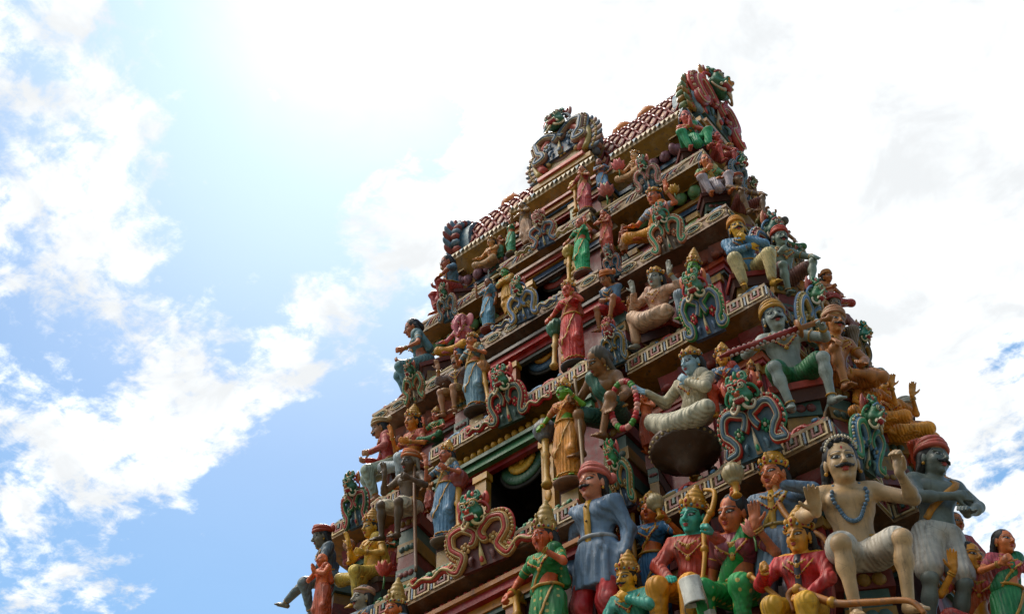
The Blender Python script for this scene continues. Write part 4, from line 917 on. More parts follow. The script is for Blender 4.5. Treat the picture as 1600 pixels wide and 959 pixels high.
    def ring(zr, e, n=26, front=1.0, src=F, r=.012, mi=0, drop=0.0, cz=None):
        pts = []
        for a in np.linspace(0, 2*PI, n, endpoint=False):
            d = np.array((math.cos(a), math.sin(a), 0)); f = max(0, -math.sin(a))
            c = t(0, 0, zr-drop*f*f) if cz is None else cz+np.array((0, 0, zr-drop*f*f)); p = src.out(c, T@d if cz is None else d, .34); pts.append(p+d*e)
        jb.tube(pts, r, mi, 6, closed=True)
    if skirt is not None or jewel:
        try: ring(.10, .004 if not skirt else .008, src=skirt or F, r=.017)
        except Exception: pass
        flush('belt')
    if jewel:
        for q, (rr, zt, dr) in enumerate(((.075, .475, .10), (.085, .47, .19))):
            pts = []
            for a in np.linspace(PI*1.02, 2*PI-.02*PI, 15):
                f = max(0, -math.sin(a)); c = t(0, .0, zt-dr*f**1.5); p = F.out(c, T@unit((math.cos(a)*.9, math.sin(a), 0)), .3) if f > .3 else t(rr*math.cos(a), -.0+.03*math.sin(a), zt+.012)
                pts.append(p+T@np.array((0, -.008-.010*f, 0)))
            jb.tube(pts, .0085+.002*q, 0, 6)
            for p in pts[3:-3:1]: jb.ball(p+T@np.array((0, -.006, -.010)), .012, q, 6, 4)
            jb.ball(pts[7]+T@np.array((0, -.006, -.022)), (.024, .012, .026), 0, 8, 6); flush('necklace')
        for s in grips:
            _, sh, e_, wr = grips[s]
            for a, b, u, r in ((sh, e_, .45, .056 if not fem else .049), (e_, wr, .88, .036 if not fem else .032), (e_, wr, .80, .038 if not fem else .034)):
                c = a+(b-a)*u; d = unit(b-a); o1 = unit(np.cross(d, (.3, .5, 1))); o2 = np.cross(d, o1); jb.tube([c+r*(o1*math.cos(v)+o2*math.sin(v)) for v in np.linspace(0, 2*PI, 12, endpoint=False)], .009, 0, 6, closed=True)
                flush('bracelet')
        if seated or True:
            for s in joints:
                a, b = joints[s][1], joints[s][2]; c = a*.06+b*.94; d = unit(b-a); o1 = unit(np.cross(d, (.3, 1, .2))); o2 = np.cross(d, o1); jb.tube([c+.043*(o1*math.cos(v)+o2*math.sin(v)) for v in np.linspace(0, 2*PI, 12, endpoint=False)], .009, 0, 6, closed=True); flush('anklet')
    if jewel and fem or earl:
        for s in (-1, 1): jb.ball(hv((s*.097, .0, -.060)), .0115*hs, 0, 8, 6); flush('earring')
    if skirt is not None and any(q[0] == 'saree' for q in wear):
        sb = MB()
        if not seated:
            pts = [skirt.out(np.array((.09-.16*u, 0, zp+.08-.62*u)), unit((.35-.75*u, -1, 0)), .4)+np.array((0, -.006, 0)) for u in np.linspace(0, 1, 14)]
            sb.tube(pts, .017, 0, 6, .3, (0, 1, 0))
            hem = min(joints[1][2][2], joints[-1][2][2])-.01
            pts = []
            for a in np.linspace(0, 2*PI, 34, endpoint=False):
                d = np.array((math.cos(a), math.sin(a), 0)); pts.append(skirt.out(np.array((0, -.01, hem+.02)), d, .3)+d*.003)
            sb.tube(pts, .014, 0, 6, closed=True)
        pts = [F.out(t(0, 0, .46-.40*u), T@unit((.15*(1-1.9*u), -.10, 0)), .4)+T@np.array((0, -.019, 0)) for u in np.linspace(0, 1, 11)]
        sb.tube(pts, .014, 0, 6, .45, (0, 1, 0)); sb.build('gold_border', [gm], root)
    if beads:
        bb = MB()
        for q in range(30):
            u = q/29; a = PI+PI*u; f = -math.sin(a); c = t(0, 0, .47-.27*f); p = F.out(c, T@unit((math.cos(a)*.8, -.75, 0)), .32) if f > .12 else t(.085*math.cos(a), -.02, .475)
            bb.ball(p+T@np.array((0, -.012, 0)), .015, 0, 8, 6)
        bb.build('bead_necklace', [paint(beads, .35, .3)], root)
    # head wear and hair
    if hair and kind == 'person':
        hp = [El('h', hv((0, .03, .042)), np.array((.100, .108, .106))*hs, Rh, .02)]
        if gear in (None, 'bun', 'crown', 'tall', 'low', 'band', 'flowers'):
            hp.append(El('h', hv((0, .12, -.01)), np.array((.065, .05, .07))*hs, Rh, .03))
            for s in (-1, 1): hp.append(Cn('h', hv((s*.088, .045, .0)), hv((s*.10, .075, -.15)), .030*hs, .026*hs, .03, (.004, 30, s)))
        if gear == 'long' or gear == 'turban' or gear == 'cap':
            for s in (-1, 1): hp.append(Cn('h', hv((s*.085, .035, .0)), hv((s*.095, .045, -.12)), .028*hs, .022*hs, .03, (.004, 30, s)))
            hp.append(El('h', hv((0, .07, -.06)), np.array((.09, .055, .09))*hs, Rh, .03))
        s_ = Sculpt(hp, hf*1.3); n = Rh@unit((0, -.86, -.5)); s_.plane(n, hv((0, -.068, .072)))
        s_.warp(lambda X, Y, Z: .0022*np.sin(150*X+60*Y)*np.ones_like(Z))
        s_.carve(El('x', hv((0, -.07, -.03)), np.array((.080, .09, .115))*hs, Rh))
        P2, Q2 = s_.mesh()
        if len(Q2): link('hair', quads_mesh('hair', P2, Q2, [paint(hair, .55, .2)]), root)
    HM = Matrix.Translation(hv((0, 0, 0))) @ Matrix(Rh.tolist()).to_4x4() @ Matrix.Scale(hs, 4)
    if gear in ('crown', 'tall', 'low'):
        kx = {'crown': .86, 'tall': 1.3, 'low': .55}[gear]; cb = MB(); M = HM @ Matrix.Translation((0, .018, .055)) @ Matrix.Rotation(-.16, 4, 'X')
        pf = [(.100, -.01), (.111, .0), (.113, .022), (.104, .028), (.106, .045), (.098, .06), (.101, .068), (.094, .09), (.080, .105), (.084, .112), (.074, .14), (.060, .155), (.064, .163), (.050, .185), (.034, .195), (.036, .203), (.020, .215), (.024, .225), (.016, .238), (0, .245)]
        cb.lathe([(r, z*kx if z > 0 else z) for r, z in pf], 28, 0, M, wob=lambda a, z: 1+.025*math.cos(12*a)*(z > .03))
        for q in range(16): a = 2*PI*q/16; cb.ball((.113*math.cos(a), .113*math.sin(a), .010), .013, 1+(q % 2), 7, 5, M)
        for q in range(11): a = 2*PI*q/11; cb.ball((.1*math.cos(a), .1*math.sin(a), .064*kx), .012, 0, 7, 5, M)
        cb.ball((0, -.112, .045*kx), (.030, .016, .040), 0, 10, 6, M); cb.ball((0, -.126, .045*kx), (.013, .010, .018), 1, 8, 6, M); cb.ball((0, -.108, .095*kx), (.016, .012, .022), 0, 8, 6, M)
        for s in (-1, 1):
            cb.tube([Vector((s*(.105+.035*math.sin(a)*(1-a/8)), .0, -.015+.04*(1-math.cos(a))*(1-a/8))) for a in np.linspace(0, 5, 12)], .010, 0, 6, M=M); cb.ball((s*.062, -.098, .05*kx), (.020, .012, .026), 0, 8, 6, M)
        cb.build('crown', [paint(gearcol, .40, .6), paint('#8a2a28', .35, .4), paint('#4a6670', .35, .4)], root)
    elif gear in ('turban', 'cap', 'band'):
        c1 = gearcol if isinstance(gearcol, tuple) else (gearcol, gearcol)
        tpz = .085 if gear == 'turban' else .06
        if gear != 'band':
            q = [El('t', hv((0, .03, tpz)), np.array((.108, .12, .072 if gear == 'turban' else .066))*hs, Rh, .02)]
            s_ = Sculpt(q, hf*1.5, e=.004); s_.warp(lambda X, Y, Z: .005*np.sin(95*Z+40*X+20*Y)+0*X); n = Rh@unit((0, -.32, -.95)); s_.plane(n, hv((0, -.1, .040)))
            P2, Q2 = s_.mesh(); link('turban' if gear == 'turban' else 'cap', quads_mesh('turban', P2, Q2, [paint(c1[0], .55, .6)]), root)
        tb = MB(); M = HM @ Matrix.Translation((0, .022, .062)) @ Matrix.Rotation(-.30, 4, 'X')
        for q in range(4 if gear == 'turban' else 1):
            tb.tube([((.101-.006*q*q*.5)*math.cos(a), (.113-.006*q*q*.5)*math.sin(a), .024*q+.012*math.sin(a+q*1.7)) for a in np.linspace(0, 2*PI, 26, endpoint=False)], .0195 if gear == 'turban' else .014, 0, 8, closed=True, M=M)
        if gear == 'turban': tb.ball((.06, .12, .05), (.045, .04, .05), 0, 8, 6, M)
        tb.build('turban_band' if gear != 'band' else 'head_band', [paint(c1[1], .5, .6)], root)
    if gear == 'flowers':
        fl = MB()
        for q in range(15):
            an = PI*(q+.5)/15; fl.ball((.088*math.cos(an), -.045-.03*math.sin(an), .060+.078*math.sin(an)), (.008, .008, .011), 0, 7, 5, HM)
        for q in range(40):
            an = random.uniform(0, 2*PI); el2 = random.uniform(.35, 1.5); fl.ball((.098*math.cos(an)*math.cos(el2), .03+.105*math.sin(an)*math.cos(el2), .05+.105*math.sin(el2)), .022, 1, 6, 4, HM)
        fl.build('hair_flowers', [paint('#c8c0b0', .5, .2), paint(hair, .6, .2)], root)
    if stache:
        sc = .8 if stache == 'small' else 1.0
        q = [Cn('m', hv((s*.002, -.122, -.050)), hv((s*.026*sc, -.118, -.058)), .0105, .0125, .005) for s in (-1, 1)]+[Cn('m', hv((s*.026*sc, -.118, -.058)), hv((s*.046*sc, -.103, -.057)), .0125, .0085, .005) for s in (-1, 1)]+[Cn('m', hv((s*.046*sc, -.103, -.057)), hv((s*.058*sc, -.094, -.044)), .0085, .003, .005) for s in (-1, 1)]
        s_ = Sculpt(q, hf*.75, pad=.01); P2, Q2 = s_.mesh(); link('moustache', quads_mesh('moustache', P2, Q2, [paint('#17120f', .5, .1)]), root)
    if plinth:
        pb = MB(); c = plinth if isinstance(plinth, str) else '#5f4434'
        if pose == 'stand': pb.lathe([(0, -.10), (.20, -.10), (.26, -.05), (.27, -.02), (.25, -.008), (0, -.008)], 20, 0, Matrix.Translation((0, .02, 0))); pb.box((-.2, .02, -.32), (.2, .5, -.105), 1)
        else: pb.box((-.28, -.16, -.07), (.28, .34, -.004), 0); pb.box((-.25, -.13, -.20), (.25, .34, -.073), 1)
        pb.build('plinth', [paint(c, .55, .7), paint('#4a2c24', .6, .7)], root)
    W4 = Matrix.Translation(B) @ Matrix.Rotation(rz, 4, 'Z') @ Matrix.Rotation(roll, 4, 'Y') @ Matrix.Rotation(rx, 4, 'X') @ Matrix.Scale(S, 4)
    fl_ = CORNER[lv][2] if B[2] > CORNER[lv][2]-.9 else CORNER[5][2]
    gap = B[2]-fl_
    if gap > .05:                                 # the block the statue stands or sits on
        bk = MB(); hw_ = .15*S if pose == 'stand' else .19*S; ca, sa = math.cos(rz), math.sin(rz); iv = W4.inverted(); zt_ = -.012 if not plinth else -.2*S
        n_ = max(2, int((gap+zt_)/.16)); zs = np.linspace(-gap-.01, zt_, n_+1)
        for q in range(n_):
            f_ = 1.0 if q in (0, n_-1) else (.74 if q % 2 else .84)
            bk.box((-hw_*f_, -.02*S+.05*S*(1-f_), zs[q]+.001*q), (hw_*f_, .30*S+.25, zs[q+1]), q % 3)
            if q % 2 == 0:
                for w2 in (-.5, 0, .5): bk.ball((hw_*w2*f_, -.02*S+.05*S*(1-f_), (zs[q]+zs[q+1])/2), (.05*S, .03*S, .05*S), (q+1) % 3, 7, 5)
        bk.v = [tuple(iv @ Vector((B[0]+x*ca-y*sa, B[1]+x*sa+y*ca, B[2]+z))) for x, y, z in bk.v]
        if gap+zt_ > .08 and not noped: bk.build('pedestal', [paint('#5f2c24', .5, .8), paint('#7a5f34', .5, .8), paint('#3a4c44', .5, .8)], root)
    LOG.append((label[:40], round(float(gap), 2), round(float(S), 2), round(roll, 2)))
    return dict(root=root, S=S, W=W4, grip={s: W4 @ Vector(grips[s][0][0]) for s in grips}, head=W4 @ Vector(Hc), hips=W4 @ Vector(P), chest=W4 @ Vector(t(0, -.14, .34)), kn={s: W4 @ Vector(joints[s][1]) for s in joints}, B=B)

# ------------------------------------------------------------------ the crowd of statues
PKS, ORS, TAN, YEL, GRS, GRN, BLU, DRK, CRM, BRN = '#b4614e', '#b5653c', '#9c7050', '#c08d3c', '#82877e', '#5a8a4a', '#83979f', '#5a4a3e', '#c39c7a', '#7a563c'
H25 = RAD(25); ST = {}
def S(key, label, base, top, lv, ax='y', off=.2, **kw): ST[key] = figure(label, base, top, (lv, ax, off), **kw)
LAL, LAR = ('hang', 'fold'), ('fold', 'hang')
# highest ledge
S('a1', 'praying woman in a green wrap crouching on the highest corner', (1083, 237), (1068, 174), 1, off=.32, rz=0.67, pose='up', sex='f', skin='#b06258', arms=('pray', 'pray'), wear=[('dhoti', '#4a9068'), ('drape', '#3f7c56')], gear='bun', head=(0, .05, 0), plinth='#5a2c26')
S('a3', 'pale bare chested man lounging in the top right bay with a pink lotus', (988, 285), (992, 237), 1, off=.20, rz=-0.13, pose='fold', skin=CRM, arms=('knee', 'give'), wear=[('dhoti', '#c2a082')], gear='low', lean=-.12, roll=.12)
S('a4', 'dark haired woman in a blue gown standing beside the topmost doorway', (946, 308), (935, 249), 1, off=.05, rz=0.32, sex='f', skin='#96604c', arms=('hip', 'fold'), wear=[('saree', '#5f7f9e'), ('blouse', '#5a7896')], plinth='#4f4438')
S('a5', 'woman in a rose saree with a tan sash right of the topmost doorway', (917, 332), (909, 260), 1, off=-.05, rz=0.12, sex='f', skin='#b0765a', arms=('chest', 'mace'), wear=[('saree', '#b05456'), ('blouse', '#9a4644'), ('drape', '#8f7a5e')], plinth='#4f4438')
S('a7', 'tan figure in a grey shawl with folded arms, left of the topmost doorway', (829, 388), (815, 317), 1, off=-.02, rz=0.02, skin='#8a6a48', arms=('chest', 'raise'), wear=[('dhoti', '#a0806a'), ('drape', '#75685c')], gear='bun', plinth='#4f4438')
S('a8', 'small woman in a sea green saree at the outer edge of the top doorway bay', (799, 397), (799, 341), 1, off=.0, rz=-0.13, sex='f', skin='#a56a4e', arms=('raise', 'down'), wear=[('saree', '#5a9478'), ('blouse', '#4a8468')], plinth='#4f4438')
S('a9', 'pale bare chested man lounging in the top left bay', (752, 428), (768, 378), 1, off=.20, rz=-0.08, pose='fold', skin='#c2946c', arms=('knee', 'give'), wear=[('dhoti', '#b8987a')], gear='low', roll=.1)
S('a10', 'dark haired man with blue sleeves and red cloth on the far left top corner', (694, 474), (697, 412), 1, off=.25, rz=-0.58, pose='up', skin='#9c5c48', arms=('knee', 'bent'), wear=[('dhoti', '#8a3a34'), ('shirt', '#567890')], gear='bun', plinth='#5a2c26')
# second ledge
S('b1', 'woman in a lilac white dhoti and green blouse crouching on the second corner', (1116, 306), (1099, 242), 2, off=.32, rz=0.64, pose='up', sex='f', skin='#b5704e', arms=('lap', 'chest'), wear=[('dhoti', '#aa9fa6'), ('blouse', '#63885a'), ('drape', '#a89a6a')], gear='bun', plinth='#5a2c26', head=(.05, -.05, 0))
S('b3', 'seated goddess in an orange robe raising a flower in the second right bay', (1010, 388), (1022, 301), 2, off=.24, rz=-0.08, pose='fold', sex='f', skin='#bd7052', arms=('high', 'give'), wear=[('dhoti', '#c08a34'), ('drape', '#bf7f34'), ('blouse', '#6f7a8c')], gear='low', roll=.06, head=(0, 0, -.1))
S('b4', 'woman in a coral saree with folded arms beside the orange goddess', (951, 397), (943, 328), 2, off=.1, rz=0.07, sex='f', skin='#a5604a', arms=('fold', 'chest'), wear=[('saree', '#b3584a'), ('blouse', '#a04a40'), ('drape', '#b06a52')], plinth='#5a3a2e', head=(-.4, .1, 0))
S('b5', 'woman in a bright green saree leaning on the right pillar of the second doorway', (912, 428), (906, 342), 2, off=-.05, rz=0.12, sex='f', skin='#b56a55', arms=('raise', 'mace'), wear=[('saree', '#3f9466'), ('blouse', '#357c56'), ('drape', '#3f8f62')], plinth='#5a3a30')
S('b7', 'woman in a steel blue saree standing left of the second doorway', (764, 514), (763, 435), 2, off=-.02, rz=0.02, sex='f', skin='#8f5f48', arms=('down', 'raise'), wear=[('saree', '#5f86a0'), ('blouse', '#54788f'), ('drape', '#5f8098')], plinth='#6a3228')
S('b8', 'green skinned figure in ochre cloth with folded arms left of the second doorway', (801, 497), (788, 417), 2, off=.0, rz=-0.03, skin='#5a8a56', arms=('fold', 'fold'), wear=[('dhoti', '#b98a3e'), ('tunic', '#a8803c')], gear='band', gearcol='#a8843e', plinth='#5a3a30')
S('b9', 'pink elephant headed figure seated in yellow under the second left ledge', (706, 563), (722, 496), 2, off=.22, rz=0.02, pose='fold', skin='#b8707a', kind='elephant', arms=('raise', 'give'), wear=[('dhoti', '#c09046')], gear='low', belly=.03, hair=None)
S('b10', 'dark haired figure in a teal dress sitting in profile at the left edge', (632, 598), (642, 522), 2, off=.28, rz=-0.78, pose='hang', sex='f', skin='#a5664a', arms=('bent', 'bent'), wear=[('dhoti', '#4f6c74'), ('blouse', '#55727a'), ('drape', '#55727a')], gear='bun', plinth='#5a2c26')
# third ledge
S('c1', 'moustached man in a blue shirt and cream trousers crouching on the third corner', (1170, 432), (1146, 337), 3, off=.32, rz=0.60, pose='wide', skin='#c39a54', arms=('chest', 'fold'), wear=[('shirt', '#557794', 'long'), ('pants', '#b9ab86')], gear='turban', gearcol=('#a3642c', '#b9834a'), stache=True, plinth='#8a3a34', head=(-.05, -.08, 0))
S('c3', 'large grey faced deity in a pale rose robe seated on the third right ledge', (1030, 512), (1024, 414), 3, off=.22, rz=-0.03, pose='fold', legs=('fold', 'hang'), skin='#8e8d86', arms=('high', 'raise'), wear=[('dhoti', '#b89a84'), ('lapcloth', '#b89a84'), ('robe', '#b0907c'), ('drapeR', '#b58e7c')], gear='low', roll=.05, plinth='#9c4a40')
S('c4', 'green faced figure in a tall gold crown behind the green rimmed lion scroll', (1086, 482), (1083, 387), 3, off=.30, rz=0.32, pose='hang', skin='#5f8f3e', arms=('down', 'hip'), wear=[('dhoti', '#7f8a94'), ('shirt', '#8a929a')], gear='tall')
S('c5', 'man in a rust turban and blue shirt perched with one leg hanging', (958, 497), (945, 423), 3, off=.14, rz=-0.08, pose='hang', legs=('up', 'hang'), skin='#94684e', arms=('fold', 'down'), wear=[('shirt', '#4f6c88'), ('shorts', '#8a3028')], gear='turban', gearcol=('#a0582c', '#b4703c'), lean=.35, head=(-.4, .1, 0))
S('c6', 'crowned woman in a scarlet saree raising two fingers right of the third doorway', (899, 570), (887, 433), 3, off=-.12, rz=0.12, sex='f', skin='#b8604e', arms=('point', 'mace'), wear=[('saree', '#b04238'), ('blouse', '#a33a32'), ('drape', '#8f4a34')], gear='crown', plinth='#2e2420', head=(-.15, .05, 0))
S('c7', 'woman in a grey blue saree holding a striped club left of the third doorway', (745, 640), (738, 518), 3, off=-.12, rz=0.07, sex='f', skin='#b57252', arms=('bent', 'bent'), wear=[('saree', '#75909f'), ('blouse', '#62777a'), ('drape', '#a08458')], gear='low', plinth='#3a3026', head=(-.3, .1, .15))
S('c8', 'moustached seated man in a mauve brown tunic lifting a flower', (722, 624), (715, 560), 3, off=.0, rz=0.02, pose='hang', skin='#967058', arms=('down', 'high'), wear=[('tunic', '#6f5c58', 'long'), ('shorts', '#8a6a48'), ('placket', '#a08040')], gear='cap', gearcol=('#8a6a44', '#9a7a50'), stache=True, sizemul=1.15)
S('c10', 'orange faced crowned goddess in a pale blue skirt seated in the third left bay', (640, 738), (645, 635), 3, off=.22, rz=-0.13, pose='fold', legs=LAL, sex='f', skin='#c48248', arms=('bent', 'raise'), wear=[('dhoti', '#a3adb4'), ('blouse', '#9c5244')], gear='crown', plinth='#8a4a40')
S('c11', 'man in a dark red shirt and cream turban in profile on the third left corner', (586, 756), (590, 668), 3, off=.28, rz=-0.78, pose='hang', skin='#8f6a54', arms=('bent', 'hold'), wear=[('shirt', '#8f3832', 'long'), ('pants', '#8f9a90')], gear='turban', gearcol=('#a8987c', '#a08a6a'), stache=True, plinth='#5a2c26')
S('c12', 'small pink skinned child figure in green seated behind the dark staff bearer', (684, 690), (681, 633), 3, off=.16, rz=0.02, pose='fold', skin='#b46a58', arms=('give', 'raise'), wear=[('dhoti', '#3a6c4a'), ('blouse', '#3f7850')], gear='crown')
# fourth ledge
S('d1', 'bare chested grey skinned man with a sword across his lap on the fourth corner', (1243, 606), (1200, 468), 4, off=.26, rz=0.55, pose='wide', skin='#828884', arms=(((.33, -.36, .30), (.9, .3, -.5), 'fist', (-.5, -.6, .4), (-.3, 0, -1)), ((.30, -.34, .25), (.9, .3, -.4), 'fist', (-.5, -.7, .2), (-.2, 0, -1))), wear=[('shorts', '#2f5c3c')], gear='turban', gearcol=('#54738e', '#a07a44'), stache=True, beads=None, head=(0, -.06, 0), plinth='#a05048')
S('d2', 'tan bare chested guard in a white turban with one knee raised', (1305, 604), (1302, 477), 4, 'x', -.16, rz=1.05, pose='up', legs=('fold', 'up'), skin='#a8754f', arms=('lap', 'knee'), wear=[('shorts', '#9a6a42')], gear='turban', gearcol=('#a89c84', '#8f6a54'), stache=True, head=(-.1, 0, 0))
S('d3', 'blue grey skinned deity in a white robe seated on a round lotus balcony', (1074, 676), (1080, 546), 4, off=.05, noped=True, rz=-0.03, pose='fold', skin='#8ba0ac', arms=('chest', 'reach'), wear=[('dhoti', '#b8b3a2'), ('lapcloth', '#b8b3a2'), ('drape', '#b5ad9c'), ('shirt', '#aea692', 'long')], gear='low', hair='#1c1814', head=(-.25, .12, -.1))
S('d4', 'yellow faced woman in orange with a domed gold crown', (1140, 628), (1126, 532), 4, off=.26, rz=0.27, pose='hang', sex='f', skin='#c48f3c', arms=('lap', 'hip'), wear=[('trousers', '#b9552c'), ('blouse', '#46627c'), ('drape', '#b04c2c')], gear='crown')
S('d5', 'small bald child praying in a rust wrap between the old man and the deity', (1017, 708), (1007, 610), 4, rz=.22, off=.12, skin='#b06440', arms=('pray', 'pray'), wear=[('dhoti', '#a5523a')], hair=None, jewel=False, hs=1.2)
S('d6', 'stooping old brown man in a dark green robe with a garland', (958, 668), (932, 543), 4, off=-.05, rz=0.02, pose='hang', legs=('up', 'hang'), skin='#7c5a3e', arms=('give', 'hold'), wear=[('shorts', '#2c4c40'), ('drapeR', '#3a6456')], hair='#4a4238', gear='bun', lean=.38, head=(-.4, .15, 0), jewel=False)
S('d7', 'green faced crowned woman in a golden yellow saree holding a tall staff', (890, 752), (880, 587), 4, off=-.30, rz=0.07, sex='f', skin='#6a9440', arms=('grip', 'mace'), wear=[('saree', '#bd8430'), ('blouse', '#a5672c'), ('drape', '#b87a2c')], gear='crown', plinth='#6a5040', head=(-.25, .06, 0))
S('d9', 'woman in a slate blue saree leaning on a ribbed club left of the lowest doorway', (696, 844), (699, 686), 4, off=-.38, rz=0.10, sex='f', skin='#b06a52', arms=('bent', 'raise'), wear=[('saree', '#5a7690'), ('blouse', '#566e82'), ('drape', '#8a7a5c')], gear='crown', plinth='#5f5040', head=(-.3, .06, .08))
S('d10', 'thin dark old man in a white loincloth and head wrap holding a staff', (640, 806), (642, 702), 4, off=-.30, rz=0.12, pose='hang', skin='#55422f', arms=('hold', 'raise'), wear=[('shorts', '#b2aa9a')], gear='turban', gearcol=('#b0a894', '#a5623c'), hair='#8a847a', jewel=False, head=(-.2, .1, 0), sizemul=1.04)
S('d11', 'yellow skinned crowned deity with a raised palm in the lower left bay', (561, 920), (580, 805), 4, off=.20, rz=-0.18, pose='fold', legs=LAL, skin='#bd9550', arms=('bent', 'raise'), wear=[('dhoti', '#b8a262'), ('drape', '#b39a58')], gear='crown', plinth='#5f5448')
S('d12', 'dark figure in a red turban stretching one leg out past the left edge', (470, 944), (500, 843), 4, off=.26, rz=-.55, pose='hang', legs=('hang', 'out'), skin='#5f5a50', arms=('lap', 'back'), wear=[('shirt', '#4a5a66', 'long'), ('trousers', '#5a6468')], gear='turban', gearcol=('#8a3a30', '#94483a'))
S('d13', 'small bald attendant praying in an orange wrap at the bottom left', (505, 985), (504, 864), 4, off=-.05, rz=-0.08, skin='#b5684a', arms=('pray', 'pray'), wear=[('dhoti', '#a3523a'), ('drape', '#a8563c')], hair=None, jewel=False)
# lowest tier, cut by the lower edge of the picture
S('e1', 'big bare chested moustached man with blue beads seated at the lowest corner', (1346, 894), (1306, 678), 4, off=.10, rz=0.52, pose='wide', legs=('wide', 'hang'), skin='#b49a7c', arms=(((.31, -.32, .43), (1, .2, -.8), 'hook', (.1, -.2, 1), (-.6, -.7, 0)), ((.26, -.38, .20), (.9, .3, -.5), 'open', (.1, -.55, .8), (0, -1, -.4))), wear=[('shorts', '#b5b0a8')], hair='#14110f', gear='flowers', stache=True, beads='#53687c', jewel=False, head=(.02, -.02, 0), hs=1.18)
S('e2', 'golden faced attendant in a dark coat peering out left of the big seated man', (1262, 880), (1263, 682), 4, rz=.22, off=.52, skin='#b07c3a', arms=('down', 'down'), wear=[('shirt', '#3a5a50'), ('pants', '#4a3a34')], gear=None)
S('e3', 'crowned archer in a blue grey coat raising a curved bow', (1236, 1010), (1205, 694), 4, off=.30, rz=0.12, skin='#b06e50', arms=('over', 'grip'), wear=[('tunic', '#6d7f94', 'long'), ('sash', '#9a7c42'), ('belt', '#8a7444'), ('placket', '#9a7c42'), ('pants', '#5c5258')], gear='crown', head=(-.2, .1, 0))
S('e4', 'yellow faced crowned archer in a crimson coat with a bow across the lap', (1262, 972), (1244, 786), 4, off=-.12, rz=0.17, pose='hang', skin='#bf8b3c', arms=('lap', 'hold'), wear=[('shirt', '#9a2e30', 'long'), ('pants', '#c0983e'), ('placket', '#2c2a30')], gear='crown', head=(-.15, .05, 0))
S('e5', 'woman in a bright green saree with a pink lotus bud seated among the archers', (1163, 950), (1143, 772), 4, off=.12, rz=0.17, pose='hang', sex='f', skin='#b06a4c', arms=('raise', 'down'), wear=[('trousers', '#2f7c48', '#b9a050'), ('blouse', '#7a3a44'), ('drape', '#2f8048', '#b9a050')], gear='bun', head=(-.3, .12, .1))
S('e6', 'turquoise faced archer in a red coat and amber leggings', (1087, 944), (1083, 755), 4, off=.08, rz=0.17, pose='hang', skin='#4f9a8c', arms=('grip', 'lap'), wear=[('shirt', '#a3452f', 'long'), ('pants', '#bd8a2c')], gear='crown', head=(-.15, .05, .05))
S('e7', 'crowned woman in a plain blue gown holding a rod and a round club', (1026, 1000), (1014, 763), 4, rz=.22, off=.24, sex='f', skin='#b5683f', arms=('grip', 'grip'), wear=[('saree', '#3f668c'), ('blouse', '#41688e')], gear='crown')
S('e8', 'tall moustached guard in a grey blue tunic and red trousers with a pink turban', (948, 1040), (926, 720), 4, off=-.12, rz=0.00, skin='#b9806a', arms=('down', 'down'), wear=[('tunic', '#66788e', 'long'), ('pants', '#9c2f34'), ('placket', '#a8843c'), ('belt', '#8a8f96')], gear='turban', gearcol=('#b0746c', '#a8645c'), stache='small', jewel=False, head=(-.1, -.02, 0))
S('e9', 'yellow faced man with a thick moustache and crown in a teal shirt', (1000, 1012), (975, 867), 4, off=-.20, rz=0.12, pose='hang', skin='#c4973c', arms=('chest', 'lap'), wear=[('shirt', '#4f9488', 'long'), ('pants', '#8a7a4c')], gear='crown', stache=True, head=(-.25, .1, .2), sizemul=1.06)
S('e10', 'crowned goddess in a dark green saree raising two fingers beside the tall blue guard', (866, 1075), (848, 786), 4, off=-.42, rz=0.02, sex='f', skin='#b8603e', arms=('point', 'mace'), wear=[('saree', '#2c6c3c', '#b09a4c'), ('blouse', '#2f7040', '#b09a4c'), ('drape', '#2c6c3c', '#b09a4c')], gear='tall', gearcol='#9a8050', head=(-.25, .08, .05))
S('e11', 'crowned orange faced woman at the bottom edge left of the bottom doorway', (628, 1150), (617, 907), 4, off=-.42, rz=-0.03, sex='f', skin='#bd6c44', arms=('bent', 'raise'), wear=[('saree', '#3c5c78'), ('blouse', '#8a3a34'), ('drape', '#3c5c78')], gear='tall', gearcol='#9a8050', head=(-.2, .08, .1))
S('e12', 'grey faced man with a curled moustache at the bottom edge', (568, 1130), (568, 911), 4, off=-.20, rz=-0.08, skin='#938b7e', arms=('down', 'down'), wear=[('tunic', '#5c6a78', 'long'), ('pants', '#7a3a34')], gear='cap', gearcol=('#8a6a5c', '#9a7c54'), stache=True, head=(-.25, .05, .1))
# the lane side
S('r1', 'small red skinned kneeler behind the praying green woman', (1120, 254), (1118, 206), 1, 'x', -.05, rz=1.2, pose='up', skin='#a8504a', arms=('knee', 'bent'), wear=[('shorts', '#9a4a44')], gear='bun')
S('r2', 'tiny pale figure half hidden under the top side eave', (1163, 308), (1160, 262), 1, 'x', -.05, rz=1.3, pose='fold', skin='#b0785c', arms=('lap', 'bent'), wear=[('dhoti', '#8a5a48')], gear='low')
S('r3', 'brown bare armed man leaning out beyond the lilac dhoti woman', (1158, 334), (1150, 268), 2, 'x', -.05, rz=1.1, pose='up', skin='#7d6450', arms=('knee', 'knee'), wear=[('shorts', '#6a3a34')], gear='cap', gearcol=('#8a4a3c', '#9a5a44'))
S('r4', 'dull brown seated figure at the far end of the second side ledge', (1192, 356), (1185, 300), 2, 'x', -.02, rz=1.3, pose='fold', skin='#8a6448', arms=('bent', 'bent'), wear=[('dhoti', '#6f6a44')], gear='crown')
